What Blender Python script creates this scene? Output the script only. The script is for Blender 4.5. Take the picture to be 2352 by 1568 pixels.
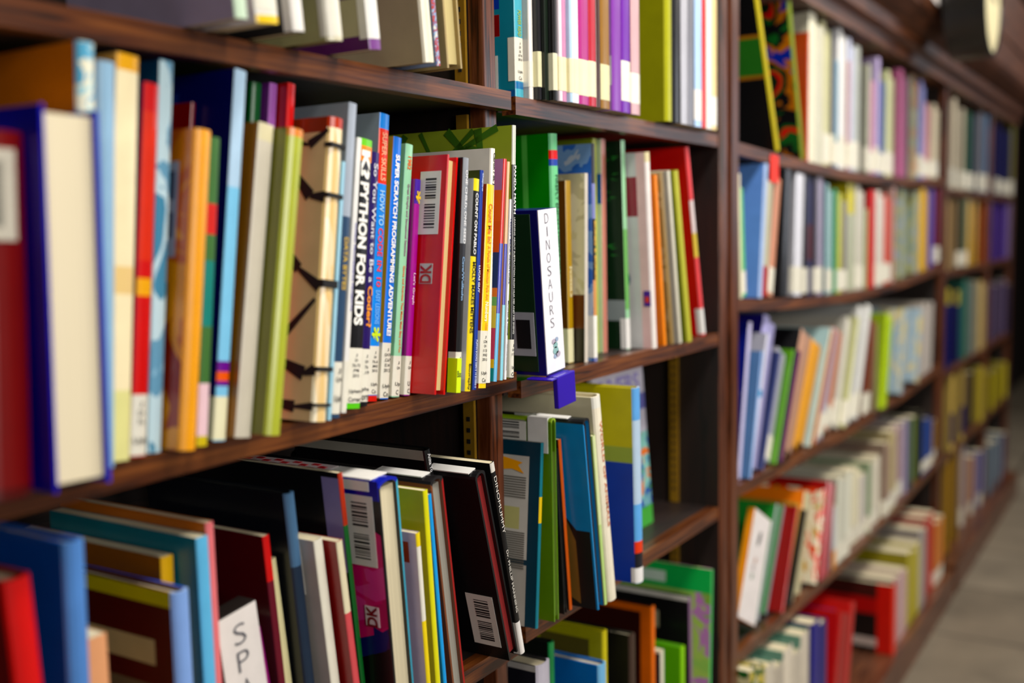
import bpy, math, random
from mathutils import Vector, Matrix
random.seed(7)
S = bpy.context.scene
COL = S.collection
for o in list(bpy.data.objects): bpy.data.objects.remove(o)

# ------------------------------------------------------------------ camera
F = 2450.0                      # focal length in pixels of the 2352 px wide frame
EYE, DIST = 1.16, 0.615         # eye height, distance from the shelf fronts (y = 0)
ax = Vector((1539, 276, -F)).normalized()            # world +X seen from the camera
az = Vector((-474, 23708, 0))
az.z = (ax.x*az.x + ax.y*az.y)/(-ax.z); az.normalize()  # world +Z
ay = az.cross(ax).normalized()
M = Matrix((ax, ay, az))                             # camera -> world
CAM = Vector((0, -DIST, EYE))
cd = bpy.data.cameras.new('camera'); cam = bpy.data.objects.new('camera', cd); COL.objects.link(cam)
cam.matrix_world = Matrix.Translation(CAM) @ M.to_4x4()
cd.sensor_width = 36; cd.lens = F*36/2352; cd.clip_start = .02
cd.dof.use_dof = True; cd.dof.focus_distance = 1.09; cd.dof.aperture_fstop = 2.3
S.camera = cam

# ------------------------------------------------------------------ light
S.view_settings.view_transform = 'Standard'; S.view_settings.look = 'None'
S.view_settings.exposure = 0.2; S.view_settings.gamma = 1.0; S.view_settings.use_curve_mapping = False
w = bpy.data.worlds.new('room_air'); S.world = w; w.use_nodes = True
w.node_tree.nodes['Background'].inputs[0].default_value = (.9, .92, 1, 1)
w.node_tree.nodes['Background'].inputs[1].default_value = 0.008
def area(name, loc, to, sx, sy, power, color):
    d = bpy.data.lights.new(name, 'AREA'); d.shape = 'RECTANGLE'; d.size = sx; d.size_y = sy
    d.energy = power; d.color = color
    o = bpy.data.objects.new(name, d); COL.objects.link(o); o.location = loc
    o.rotation_euler = (Vector(to)-Vector(loc)).to_track_quat('-Z', 'Y').to_euler()
    return o
area('ceiling_lamp_light', (.95, -.85, 2.68), (.95, -.25, 1.0), 1.1, .35, 37, (1, .95, .87))
area('ceiling_lamp_light', (2.8, -.95, 2.68), (2.8, -.1, .8), 1.2, .35, 32, (1, .94, .86))
area('ceiling_lamp_light', (5.0, -1.2, 2.68), (4.6, 0, .8), 1.2, .4, 20, (1, .93, .84))
area('window_daylight', (-.1, -3.5, 1.8), (1.6, 0, 1.15), 1.5, 1.3, 14, (1, .965, .92)).data.spread = math.radians(70)
area('window_daylight', (6.5, -3.3, 1.7), (1.2, 0, 1.1), 1.6, 1.3, 24, (.86, .9, 1))

# ------------------------------------------------------------------ image geometry helpers (places are metric, read off the photo)
def ray(px, py):
    return (M @ Vector(((px-1176)/F, -(py-784)/F, -1))).normalized()
def at_z(px, py, z):
    r = ray(px, py); t = (z-CAM.z)/r.z; return CAM + r*t
def at_y(px, py, y):
    r = ray(px, py); t = (y-CAM.y)/r.y; return CAM + r*t
def proj(p):
    c = M.transposed() @ (Vector(p)-CAM); return (1176+F*c.x/-c.z, 784-F*c.y/-c.z)
def solve_x(px, y, z):
    c0 = M.transposed() @ (Vector((0, y, z))-CAM); c1 = M.transposed() @ Vector((1, 0, 0)); u = (px-1176)/F
    return -(c0.x+u*c0.z)/(c1.x+u*c1.z)
def solve_z(py, x, y):
    c0 = M.transposed() @ (Vector((x, y, 0))-CAM); c1 = M.transposed() @ Vector((0, 0, 1)); v = -(py-784)/F
    return -(c0.y+v*c0.z)/(c1.y+v*c1.z)

# ------------------------------------------------------------------ materials
def lin(h):
    h = h.lstrip('#'); v = [int(h[i:i+2], 16)/255 for i in (0, 2, 4)]
    v = [c/12.92 if c <= .04045 else ((c+.055)/1.055)**2.4 for c in v]; g = sum(v)/3
    return [min(.92, max(0, g+(c-g)*1.16)) for c in v]
MATS = {}
def new_mat(name):
    m = bpy.data.materials.new(name); m.use_nodes = True
    return m, m.node_tree, m.node_tree.nodes['Principled BSDF']
def print_mat(h, rough=.36, coat=.2, vary=.10):
    """printed, laminated paper or board of one colour with faint wear"""
    key = (h, rough, coat)
    if key in MATS: return MATS[key]
    m, t, b = new_mat('print_'+h.strip('#')); N = t.nodes.new; L = t.links.new
    tc = N('ShaderNodeTexCoord'); n = N('ShaderNodeTexNoise'); n.inputs['Scale'].default_value = 38; n.inputs['Detail'].default_value = 5
    L(tc.outputs['Object'], n.inputs['Vector'])
    mx = N('ShaderNodeMix'); mx.data_type = 'RGBA'
    c = lin(h); mx.inputs[6].default_value = [x*(1-vary*1.6) for x in c]+[1]; mx.inputs[7].default_value = [min(1, x*(1+vary)) for x in c]+[1]
    L(n.outputs['Fac'], mx.inputs[0]); L(mx.outputs[2], b.inputs['Base Color'])
    n2 = N('ShaderNodeTexNoise'); n2.inputs['Scale'].default_value = 14; L(tc.outputs['Object'], n2.inputs['Vector'])
    bp = N('ShaderNodeBump'); bp.inputs['Strength'].default_value = .25; bp.inputs['Distance'].default_value = .002
    L(n2.outputs['Fac'], bp.inputs['Height']); L(bp.outputs['Normal'], b.inputs['Normal'])
    b.inputs['Roughness'].default_value = rough; b.inputs['Coat Weight'].default_value = coat; b.inputs['Coat Roughness'].default_value = .16
    MATS[key] = m; return m
def matte(h): return print_mat(h, .7, 0)
def pic_mat(cols, scale=30, seed=0, stretch=(1, 1, 1)):
    """a busy printed picture: patches of several inks"""
    key = ('pic', tuple(cols), scale, seed, stretch)
    if key in MATS: return MATS[key]
    m, t, b = new_mat('picture_print'); N = t.nodes.new; L = t.links.new
    tc = N('ShaderNodeTexCoord'); mp = N('ShaderNodeMapping'); mp.inputs['Location'].default_value = (seed*1.7, seed, seed*.3); mp.inputs['Scale'].default_value = stretch
    n = N('ShaderNodeTexNoise'); n.inputs['Scale'].default_value = scale; n.inputs['Detail'].default_value = 3; n.inputs['Distortion'].default_value = .8
    L(tc.outputs['Object'], mp.inputs['Vector']); L(mp.outputs[0], n.inputs['Vector'])
    r = N('ShaderNodeValToRGB'); r.color_ramp.interpolation = 'CONSTANT'; e = r.color_ramp.elements
    k = len(cols); e[0].position = 0; e[0].color = lin(cols[0])+[1]; e[1].position = .36+.28*1/max(1, k-1)*1; e[1].color = lin(cols[1])+[1]
    e[1].position = .40
    for i in range(2, k):
        q = e.new(.40+.22*(i-1)/max(1, k-2)); q.color = lin(cols[i])+[1]
    L(n.outputs['Fac'], r.inputs[0]); L(r.outputs[0], b.inputs['Base Color'])
    b.inputs['Roughness'].default_value = .3; b.inputs['Coat Weight'].default_value = .35; b.inputs['Coat Roughness'].default_value = .15
    MATS[key] = m; return m
def page_mat(h='#ddd2b4'):
    key = ('page', h)
    if key in MATS: return MATS[key]
    m, t, b = new_mat('page_edges'); N = t.nodes.new; L = t.links.new
    tc = N('ShaderNodeTexCoord'); wv = N('ShaderNodeTexNoise'); wv.inputs['Scale'].default_value = 1; wv.inputs['Detail'].default_value = 4
    mp = N('ShaderNodeMapping'); mp.inputs['Scale'].default_value = (900, 3, 3)
    L(tc.outputs['Object'], mp.inputs['Vector']); L(mp.outputs[0], wv.inputs['Vector'])
    mx = N('ShaderNodeMix'); mx.data_type = 'RGBA'; c = lin(h)
    mx.inputs[6].default_value = [x*.72 for x in c]+[1]; mx.inputs[7].default_value = c+[1]
    L(wv.outputs['Fac'], mx.inputs[0]); L(mx.outputs[2], b.inputs['Base Color']); b.inputs['Roughness'].default_value = .85
    MATS[key] = m; return m
def wood_mat(name, dark, light, axis='x', rough=.38):
    m, t, b = new_mat(name); N = t.nodes.new; L = t.links.new
    tc = N('ShaderNodeTexCoord'); mp = N('ShaderNodeMapping')
    mp.inputs['Scale'].default_value = {'x': (5, 90, 150), 'z': (150, 90, 5), 'y': (90, 5, 150)}[axis]
    n = N('ShaderNodeTexNoise'); n.inputs['Scale'].default_value = 1; n.inputs['Detail'].default_value = 8; n.inputs['Distortion'].default_value = 1.2
    L(tc.outputs['Object'], mp.inputs['Vector']); L(mp.outputs[0], n.inputs['Vector'])
    r = N('ShaderNodeValToRGB'); e = r.color_ramp.elements
    e[0].position = .36; e[0].color = [x*.25 for x in lin(dark)]+[1]; e[1].position = .43; e[1].color = lin(dark)+[1]
    q = e.new(.75); q.color = lin(light)+[1]
    L(n.outputs['Fac'], r.inputs[0]); L(r.outputs[0], b.inputs['Base Color'])
    bp = N('ShaderNodeBump'); bp.inputs['Strength'].default_value = .3; bp.inputs['Distance'].default_value = .001
    L(n.outputs['Fac'], bp.inputs['Height']); L(bp.outputs['Normal'], b.inputs['Normal'])
    b.inputs['Roughness'].default_value = rough; b.inputs['Coat Weight'].default_value = .25; b.inputs['Coat Roughness'].default_value = .3
    return m
def plain(name, h, rough=.5, metal=0):
    m, t, b = new_mat(name); N = t.nodes.new; L = t.links.new
    n = N('ShaderNodeTexNoise'); n.inputs['Scale'].default_value = 60; tc = N('ShaderNodeTexCoord'); L(tc.outputs['Object'], n.inputs['Vector'])
    mx = N('ShaderNodeMix'); mx.data_type = 'RGBA'; c = lin(h); mx.inputs[6].default_value = [x*.8 for x in c]+[1]; mx.inputs[7].default_value = [min(1, x*1.15) for x in c]+[1]
    L(n.outputs['Fac'], mx.inputs[0]); L(mx.outputs[2], b.inputs['Base Color'])
    b.inputs['Roughness'].default_value = rough; b.inputs['Metallic'].default_value = metal; return m
W_LIP = wood_mat('shelf_oak', '#45200d', '#7c4a28', 'x')
W_POST = wood_mat('post_oak', '#44200f', '#744632', 'z', .3)
W_SIDE_SHADE = wood_mat('shaded_side_oak', '#120704', '#1f0d07', 'z', .6)  # post oak darkened to near black: shade on inner sides put into the colour
W_IN_SHADE = wood_mat('shaded_inner_oak', '#140805', '#220f09', 'x', .6)  # same oak for backs and boards, its colour carrying the shade inside the cases
W_TOP = wood_mat('cornice_oak', '#4a2716', '#7a4e36', 'x', .45)
BRASS = plain('brass_strip', '#a8823a', .45, .6)

# ------------------------------------------------------------------ mesh helpers
def tag(o, label=None, cat=None, group=None, kind=None):
    if label: o['label'] = label
    if cat: o['category'] = cat
    if group: o['group'] = group
    if kind: o['kind'] = kind
    return o
def empty(name, loc=(0, 0, 0), rot=(0, 0, 0)):
    o = bpy.data.objects.new(name, None); COL.objects.link(o); o.location = loc; o.rotation_euler = rot; o.empty_display_size = .02; return o
class MB:
    def __init__(s): s.v = []; s.f = []; s.m = []; s.mats = []
    def mi(s, mat):
        if mat not in s.mats: s.mats.append(mat)
        return s.mats.index(mat)
    def poly(s, pts, mat):
        i = len(s.v); s.v += [tuple(p) for p in pts]; s.f.append(tuple(range(i, i+len(pts)))); s.m.append(s.mi(mat))
    def box(s, x0, x1, y0, y1, z0, z1, mat):
        i = len(s.v); s.v += [(x, y, z) for z in (z0, z1) for y in (y0, y1) for x in (x0, x1)]
        for q in ((0, 2, 3, 1), (4, 5, 7, 6), (0, 1, 5, 4), (2, 6, 7, 3), (0, 4, 6, 2), (1, 3, 7, 5)):
            s.f.append(tuple(i+k for k in q)); s.m.append(s.mi(mat))
    def build(s, name, parent=None, bevel=0, mat4=None):
        me = bpy.data.meshes.new(name)
        v = s.v if mat4 is None else [tuple(mat4 @ Vector(p)) for p in s.v]
        me.from_pydata(v, [], s.f)
        for m in s.mats: me.materials.append(m)
        me.polygons.foreach_set('material_index', s.m); me.update()
        o = bpy.data.objects.new(name, me); COL.objects.link(o)
        if parent: o.parent = parent
        if bevel:
            b = o.modifiers.new('bevel', 'BEVEL'); b.width = bevel; b.segments = 2; b.limit_method = 'ANGLE'
        return o
def boxobj(name, x0, x1, y0, y1, z0, z1, mat, parent=None, bevel=0):
    """box whose origin sits at its own base centre"""
    cx, cy, cz = (x0+x1)/2, (y0+y1)/2, z0
    b = MB(); b.box(x0-cx, x1-cx, y0-cy, y1-cy, 0, z1-z0, mat); o = b.build(name, parent, bevel); o.location = (cx, cy, cz); return o
FONT_CACHE = {}
def text_mesh(s, bold):
    k = (s, bold)
    if k in FONT_CACHE: return FONT_CACHE[k]
    cu = bpy.data.curves.new('lettering', 'FONT'); cu.body = s; cu.size = 1; cu.offset = bold; cu.resolution_u = 3
    cu.space_line = .95
    o = bpy.data.objects.new('lettering', cu); COL.objects.link(o)
    dg = bpy.context.evaluated_depsgraph_get(); me = bpy.data.meshes.new_from_object(o.evaluated_get(dg))
    bpy.data.objects.remove(o); vs = [v.co.copy() for v in me.vertices]
    fs = [tuple(p.vertices) for p in me.polygons]
    bb = (min(v.x for v in vs), max(v.x for v in vs), min(v.y for v in vs), max(v.y for v in vs))
    FONT_CACHE[k] = (vs, fs, bb); return FONT_CACHE[k]
DIRS = {'down': (Vector((0, 0, -1)), Vector((1, 0, 0))), 'up': (Vector((0, 0, 1)), Vector((-1, 0, 0))), 'flat': (Vector((1, 0, 0)), Vector((0, 0, 1))),
        'cover': (Vector((0, -1, 0)), Vector((0, 0, 1))), 'coverup': (Vector((0, 0, 1)), Vector((0, 1, 0))), 'coverdown': (Vector((0, 0, -1)), Vector((0, -1, 0)))}
def lettering(name, s, centre, length, height, way, mat, parent, bold=.0):
    """printed words: scaled so they are `length` long and `height` tall, centred on centre"""
    vs, fs, bb = text_mesh(s, bold); ux, uy = DIRS[way]; n = ux.cross(uy)
    sx = length/(bb[1]-bb[0]); sy = height/(bb[3]-bb[2]); mx = (bb[0]+bb[1])/2; my = (bb[2]+bb[3])/2
    c = Vector(centre)
    me = bpy.data.meshes.new(name)
    me.from_pydata([tuple(c+ux*((v.x-mx)*sx)+uy*((v.y-my)*sy)+n*.00025) for v in vs], [], fs)
    me.materials.append(mat); o = bpy.data.objects.new(name, me); COL.objects.link(o); o.parent = parent; return o

# ------------------------------------------------------------------ books
def spine_path(t, W, b, n, off=0):
    pts = [(-off, W)]
    for i in range(n+1):
        s = i/n; pts.append((t*(.5-.5*math.cos(math.pi*s)) + (-off if i == 0 else off if i == n else 0), b*(1-math.sin(math.pi*s))-off*math.sin(math.pi*s)))
    pts.append((t+off, W)); return pts
def book_mesh(t, W, h, kind, sp, cv, bands=(), art=(), page='#ddd2b4', rcv=None, seg=6):
    """returns (cover MB, pages MB) in the book's own frame: spine at y=0, thickness 0..t, height 0..h"""
    hard = kind in 'hpu'
    c = .0026 if hard else .0006
    c = min(c, t*.2); b = min(.35*t, .005) if hard else min(.25*t, .0015)
    M_ = lambda q: q if not isinstance(q, str) else print_mat(q)
    spm, cvm = M_(sp), M_(cv); rm = M_(rcv) if rcv else cvm
    cover = MB()
    outer = spine_path(t, W, b, seg)
    zs = sorted(set([0, h]+[max(0, min(h, v*h)) for a in bands for v in a[:2]]+[max(0, min(h, v*h)) for a in art for v in a[2:4]]))
    us = sorted(set([0, 1]+[u for a in art for u in a[:2]]))
    b0 = outer[1][1]
    for j in range(len(zs)-1):
        za, zb = zs[j], zs[j+1]; vm = (za+zb)/2/h
        # left cover
        for i in range(len(us)-1):
            um = (us[i]+us[i+1])/2; m = cvm
            for a in art:
                if a[0] <= um <= a[1] and a[2] <= vm <= a[3]: m = M_(a[4])
            ya, yb = b0+(W-b0)*us[i], b0+(W-b0)*us[i+1]
            cover.poly([(0, yb, za), (0, ya, za), (0, ya, zb), (0, yb, zb)], m)
        m = spm
        for a in bands:
            if a[0] <= vm <= a[1]: m = M_(a[2])
        for i in range(1, len(outer)-2):
            (xa, ya), (xb, yb) = outer[i], outer[i+1]
            cover.poly([(xa, ya, za), (xb, yb, za), (xb, yb, zb), (xa, ya, zb)], m)
    cover.poly([(t, b0, 0), (t, W, 0), (t, W, h), (t, b0, h)], rm)
    inner = [(c, W)]+[(c+(t-2*c)*(.5-.5*math.cos(math.pi*i/seg)), c+b*(1-math.sin(math.pi*i/seg))) for i in range(seg+1)]+[(t-c, W)]
    for i in range(len(inner)-1):
        (xa, ya), (xb, yb) = inner[i], inner[i+1]
        cover.poly([(xb, yb, 0), (xa, ya, 0), (xa, ya, h), (xb, yb, h)], cvm)
        (oa, pa), (ob, pb) = outer[i], outer[i+1]
        m = spm if 0 < i < len(inner)-2 else (cvm if i == 0 else rm)
        cover.poly([(xa, ya, h), (oa, pa, h), (ob, pb, h), (xb, yb, h)], m)
        cover.poly([(xa, ya, 0), (xb, yb, 0), (ob, pb, 0), (oa, pa, 0)], m)
    cover.poly([(c, W, 0), (0, W, 0), (0, W, h), (c, W, h)], cvm); cover.poly([(t, W, 0), (t-c, W, 0), (t-c, W, h), (t, W, h)], rm)
    pg = MB(); ins = .004 if hard else .0004
    pg.box(c, t-c, c+b+.0004, W-(.004 if hard else .0005), ins, h-ins, page_mat(page))
    return cover, pg
BLACK = print_mat('#0c0b0d', .6, 0)
def barcode(parent, centre, wv, hv, way='coverup', frame=False):
    """white sticker with printed bars on the left cover; wv along y, hv along z"""
    c = Vector(centre); b = MB(); m = print_mat('#d9d6cf', .5, 0)
    b.box(c.x-.0003, c.x, c.y-wv/2, c.y+wv/2, c.z-hv/2, c.z+hv/2, m); o = b.build('barcode_label', parent)
    k = MB(); rnd = random.Random(int(abs(c.z*9e4+c.y*7e5))); z = c.z-hv*.40
    while z < c.z+hv*.40:
        wd = rnd.choice((.0006, .0009, .0015))*max(1, hv/.05); 
        if abs(z-c.z) > hv*.035: k.box(c.x-.0005, c.x-.00031, c.y-wv*.30, c.y+wv*.22, z, z+wd, BLACK)
        z += wd+rnd.choice((.0007, .001, .0014))*max(1, hv/.05)
    k.build('bars', o); return o
ROWS = {}
ALL = []
DBG = []
def row(key, z, x0, phrase, group, x1=99, top=None):
    ROWS[key] = dict(z=z, x=x0, lean=0, h=9, phrase=phrase, group=group, x1=x1, top=top)
def zr(r, x):
    z = r['z']
    return z(x) if callable(z) else z
FULL = {}
def bk(rk, desc, xr, yb, yt, xt=None, sp='#888888', cv=None, W=.18, k='s', th=None, lab=None, ltx=None, bands=(), art=(), ttl=(), bc=None,
       yf=None, lean=None, page='#ddd2b4', rcv=None, seg=6, name='book', gap=0, raise_=0, full=None, lip=0, yp=None, fix=False):
    r = ROWS[rk]; cv = cv or sp
    # where it stands: the front edge may sit a few cm forward or back so that it fits beside its neighbour
    T = math.tan
    def geom(y):
        if xr is None:                          # only its top is seen
            p = at_y(xt, yt, y); l = math.radians(lean or 0); z0 = zr(r, p.x); return p.x-(p.z-z0)*T(l), z0, l, (p.z-z0)/math.cos(l)
        z0 = zr(r, r['x']+.05); X = solve_x(xr, y, z0); z0 = zr(r, X); X = solve_x(xr, y, z0)
        if xt is not None:
            q = at_y(xt, yt, y); return X, z0, math.atan2(q.x-X, q.z-z0), math.hypot(q.x-X, q.z-z0)
        l = math.radians(lean or 0); return X, z0, l, (solve_z(yt, X, y)-z0)/math.cos(l)
    if yf is not None: ye = yf
    else:
        z0 = zr(r, r['x']+.05); p = at_z(xr, yb, z0); p = at_z(xr, yb, zr(r, p.x)); ye = max(r.get('ylo', -.05), min(r.get('yhi', .05), p.y))
    def gaps(y, tt):
        X, z0, l, H = geom(y); hz = min(H, r['h'])
        g = min(X-r['x'], X-r['x']+hz*(T(l)-T(r['lean'])))
        t_ = tt if tt is not None else max(.006, min(.05 if r.get('far') else .026, g*math.cos(l)-.0006))
        return X, z0, l, H, g, t_
    if r.get('far') and th is not None: th = min(th, max(.006, r['x1']-r['x']-.002))
    best = None
    for i in range(0 if fix else -30, 1 if fix else 46):
        y = ye+i*.002
        if y < -.085 or y > .12: continue
        X, z0, l, H, g, t_ = gaps(y, th); nd = t_/math.cos(l)+.0006
        cost = 40*max(0, nd-g)+.1*max(0, g-nd-.002)+.35*abs(y-ye)+60*max(0, max(X, X+H*math.sin(l))-r['x1'])
        if best is None or cost < best[0]: best = (cost, y)
    y = best[1]
    X1, z0, lean, H, g, th = gaps(y, th)
    need = th/math.cos(lean)+.0006
    sh = need-g if g < need else 0
    X1 += sh
    yb_ = proj((X1-sh, y, z0))[1]
    fr = lambda py: (yb_-py)/(yb_-yt)
    X1 = min(X1, r['x1']-max(0, H*math.sin(lean)))
    if r.get('top'):
        tz = r['top']; tz = min(tz(X1), tz(X1-th)) if callable(tz) else tz
        H = min(H, (tz-z0-.004-th*abs(math.sin(lean)))/math.cos(lean))
    if r.get('far'): z0 = max(z0, zr(r, X1-th), zr(r, X1))+.0006
    r['x'], r['lean'], r['h'] = X1, lean, H*math.cos(lean)
    W = min(W, .272-y)
    DBG.append((rk, desc[:34], round(y, 3), 'X0 %.3f X1 %.3f th %.1fmm H %.0fmm' % (X1-th, X1, th*1e3, H*1e3), 'push %.0fmm' % (sh*1e3), 'gap %.0f' % (max(0, g-need)*1e3), 'px %s->%.0f' % (xr or xt, proj((X1, y, z0))[0]), 'lean %.1f' % math.degrees(lean)))
    hb = k == 'u'
    root = empty(name, (0, 0, 0)); root.rotation_euler = (0, lean, 0)
    oz = z0+raise_+(max(0, th*math.sin(-lean)))
    root.location = (X1-th*math.cos(lean), y, oz+th*math.sin(lean))
    BW, BH = (H, W) if hb else (W, H)
    bands = [(fr(a[1]), fr(a[0]), a[2]) if a[0] > 1.5 else a for a in bands]
    cover, pg = book_mesh(th, BW, BH, k, sp, cv, bands, art, page, rcv, seg)
    X = None
    if k == 'p': X = Matrix(((-1, 0, 0, th), (0, -1, 0, W), (0, 0, 1, 0), (0, 0, 0, 1)))
    if hb: X = Matrix(((1, 0, 0, 0), (0, 0, 1, 0), (0, -1, 0, H), (0, 0, 0, 1)))
    if k == 'p':                                # art was asked for on the left board: build it mirrored
        X = Matrix(((1, 0, 0, 0), (0, -1, 0, W), (0, 0, 1, 0), (0, 0, 0, 1)))
        cover.f = [tuple(reversed(f)) for f in cover.f]; pg.f = [tuple(reversed(f)) for f in pg.f]
    if hb:
        pass
    co = cover.build('cover', root, 0, X); pg.build('pages', root, 0, X)
    if lab:                                     # the library's call-number sticker wrapped round the spine
        lb = MB(); v0, v1 = fr(lab[1])*H, fr(lab[0])*H; v0 = max(v0, .001)
        m = print_mat(lab[2] if len(lab) > 2 else '#e4e0d2', .45, .1); hard = k in 'hpu'
        b = min(.35*th, .005) if hard else min(.25*th, .0015)
        path = spine_path(th, .010, b, seg, .0003)
        for i in range(len(path)-1):
            (xa, ya), (xb, yb2) = path[i], path[i+1]; lb.poly([(xa, ya, v0), (xb, yb2, v0), (xb, yb2, v1), (xa, ya, v1)], m)
        lo = lb.build('call_number_label', root)
        if ltx:
            n = len(ltx[0]); span = (v1-v0)
            for i, (s, big) in enumerate(ltx):
                pass
            zc = v1-.004
            tot = sum(1.5 if big else 1 for s, big in ltx)+.9; u = (span-.004)/tot
            for s, big in ltx:
                e = u*(1.5 if big else 1)
                if s:
                    ln = min(th*.86, e*.62*len(s)*.75)
                    lettering('call_number_print', s, (th*.5, -.0002, zc-e*.5), ln, e*.62, 'flat', BLACK, lo, .012)
                zc -= e
                if big is None: zc -= u*.9
    for tt in ttl:
        s, colr, y0, y1, wf = tt[:5]; way = tt[5] if len(tt) > 5 else 'down'; fx = tt[6] if len(tt) > 6 else .5; bold = tt[7] if len(tt) > 7 else .02
        va, vb = fr(y0)*H, fr(y1)*H
        lettering('title', s, (th*fx, -.0001, (va+vb)/2), (va-vb) if way != 'flat' else th*wf, th*wf if way != 'flat' else (va-vb), way, matte(colr), root, bold)
    if bc: barcode(root, (-.0003, bc[0]*W, bc[1]*H), bc[2], bc[3])
    root['desc'] = desc; root['row'] = rk; ALL.append((root, desc, rk, full, name))
    return root, th, H, W
# ------------------------------------------------------------------ the room
def plane_struct(name, pts, mat, th=.04, n=None):
    b = MB(); P = [Vector(p) for p in pts]; nn = (P[1]-P[0]).cross(P[2]-P[0]).normalized()*th
    Q = [p-nn for p in P]; b.poly(P, mat); b.poly(list(reversed(Q)), mat)
    for i in range(4): b.poly([P[i], Q[i], Q[(i+1) % 4], P[(i+1) % 4]], mat)
    return tag(b.build(name), kind='structure')
def floor_material():
    m, t, b = new_mat('floor_tiles'); N = t.nodes.new; L = t.links.new
    tc = N('ShaderNodeTexCoord'); br = N('ShaderNodeTexBrick'); br.offset = 0; br.inputs['Scale'].default_value = 1
    br.inputs['Brick Width'].default_value = .45; br.inputs['Row Height'].default_value = .45; br.inputs['Mortar Size'].default_value = .006
    br.inputs['Color1'].default_value = lin('#968c7c')+[1]; br.inputs['Color2'].default_value = lin('#7c7263')+[1]; br.inputs['Mortar'].default_value = lin('#4b443a')+[1]
    L(tc.outputs['Object'], br.inputs['Vector']); n = N('ShaderNodeTexNoise'); n.inputs['Scale'].default_value = 5; n.inputs['Detail'].default_value = 5
    L(tc.outputs['Object'], n.inputs['Vector']); mx = N('ShaderNodeMix'); mx.data_type = 'RGBA'; mx.blend_type = 'MULTIPLY'; mx.inputs[0].default_value = .7
    L(br.outputs['Color'], mx.inputs[6]); L(n.outputs['Color'], mx.inputs[7]); 
    r = N('ShaderNodeValToRGB'); r.color_ramp.elements[0].position = .3; r.color_ramp.elements[0].color = (.5, .5, .5, 1); r.color_ramp.elements[1].position = .65
    L(n.outputs['Fac'], r.inputs[0]); L(r.outputs[0], mx.inputs[7]); L(mx.outputs[2], b.inputs['Base Color']); b.inputs['Roughness'].default_value = .55
    return m
plane_struct('floor', [(-2, -4, 0), (9, -4, 0), (9, .4, 0), (-2, .4, 0)], floor_material())
plane_struct('ceiling', [(-2, .4, 2.8), (9, .4, 2.8), (9, -4, 2.8), (-2, -4, 2.8)], plain('ceiling_paint', '#8f8a80', .9))
plane_struct('wall_back', [(-2, .36, 0), (9, .36, 0), (9, .36, 2.8), (-2, .36, 2.8)], plain('wall_panel', '#1e140d', .8))
plane_struct('wall_front', [(9, -4, 0), (-2, -4, 0), (-2, -4, 2.8), (9, -4, 2.8)], plain('wall_dim', '#5b4a3c', .8))
plane_struct('wall_right', [(9, .4, 0), (9, -4, 0), (9, -4, 2.8), (9, .4, 2.8)], plain('wall_far', '#1c120c', .8))
plane_struct('wall_left', [(-2, -4, 0), (-2, .4, 0), (-2, .4, 2.8), (-2, -4, 2.8)], plain('wall_near', '#4d4034', .8))

# ------------------------------------------------------------------ the bookcases
ZF = EYE+.42                                     # underside of the cornice
BD = .30                                         # shelf depth
def sag(z0, x0, x1, d):
    return lambda x: z0-d*max(0, 1-((x-(x0+x1)/2)/((x1-x0)/2))**2)
def shelf(parent, x0, x1, z, lip0, lip1, th=.018, lipmat=None):
    f = z if callable(z) else (lambda x: z)
    n = 14 if callable(z) else 1
    def strip(xa, xb, ya, yb, dz0, dz1, mat, nm, par):
        b = MB(); xs = [xa+(xb-xa)*i/n for i in range(n+1)]; x0_ = xs[0]; z0_ = f((xa+xb)/2)
        for i in range(n):
            p, q = xs[i], xs[i+1]; a, c = f(p), f(q)
            V = lambda x, y, zz: (x-x0_, y, zz-z0_)
            b.poly([V(p, ya, a+dz1), V(q, ya, c+dz1), V(q, yb, c+dz1), V(p, yb, a+dz1)], mat)
            b.poly([V(p, yb, a+dz0), V(q, yb, c+dz0), V(q, ya, c+dz0), V(p, ya, a+dz0)], mat)
            b.poly([V(p, ya, a+dz0), V(q, ya, c+dz0), V(q, ya, c+dz1), V(p, ya, a+dz1)], mat)
            b.poly([V(q, yb, c+dz0), V(p, yb, a+dz0), V(p, yb, a+dz1), V(q, yb, c+dz1)], mat)
        p, a = xs[0], f(xs[0]); b.poly([V(p, yb, a+dz0), V(p, ya, a+dz0), V(p, ya, a+dz1), V(p, yb, a+dz1)], mat)
        p, a = xs[-1], f(xs[-1]); b.poly([V(p, ya, a+dz0), V(p, yb, a+dz0), V(p, yb, a+dz1), V(p, ya, a+dz1)], mat)
        o = b.build(nm, par); o.location = (x0_, 0, z0_); return o
    s = strip(x0, x1, .018, BD-.012, -th+.001, -.0008, W_IN_SHADE, 'shelf', parent)
    e = strip(lip0, lip1, 0, .0175, -th-.002, -.0004, lipmat or W_LIP, 'shelf_edge', s)
    e.location = (lip0-x0, 0, 0); 
    return s
X_L, XP2, XB2, XP3, XB3 = -.12, solve_x(1116, .02, EYE), solve_x(1149, .02, EYE), solve_x(1651, 0, EYE), solve_x(1690, 0, EYE)
XP4 = solve_x(2168, 0, EYE); XB4 = XP4+.05; XP5 = XB4+.86; XB5 = XP5+.05; XE = 5.05
print('X', XP2, XB2, XP3, XB3, XP4, XB4, XP5)
ZA1, ZM1, ZL1 = EYE+.153, EYE-.150, EYE-.450
ZA2, ZM2, ZL2, ZQ2 = EYE+.149, EYE-.161, EYE-.442, EYE-.745
def panel(name, x0, x1, y0, y1, z0, z1):
    b = MB(); c = (x0+x1)/2; b.box(x0-c, x1-c, y0+.02, y1, 0, z1-z0, W_SIDE_SHADE); o = b.build(name)
    f = MB(); f.box(x0-c, x1-c, y0, y0+.0199, 0, z1-z0, W_POST); e = f.build('front_edge', o, .002); o.location = (c, 0, z0); return o
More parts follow.
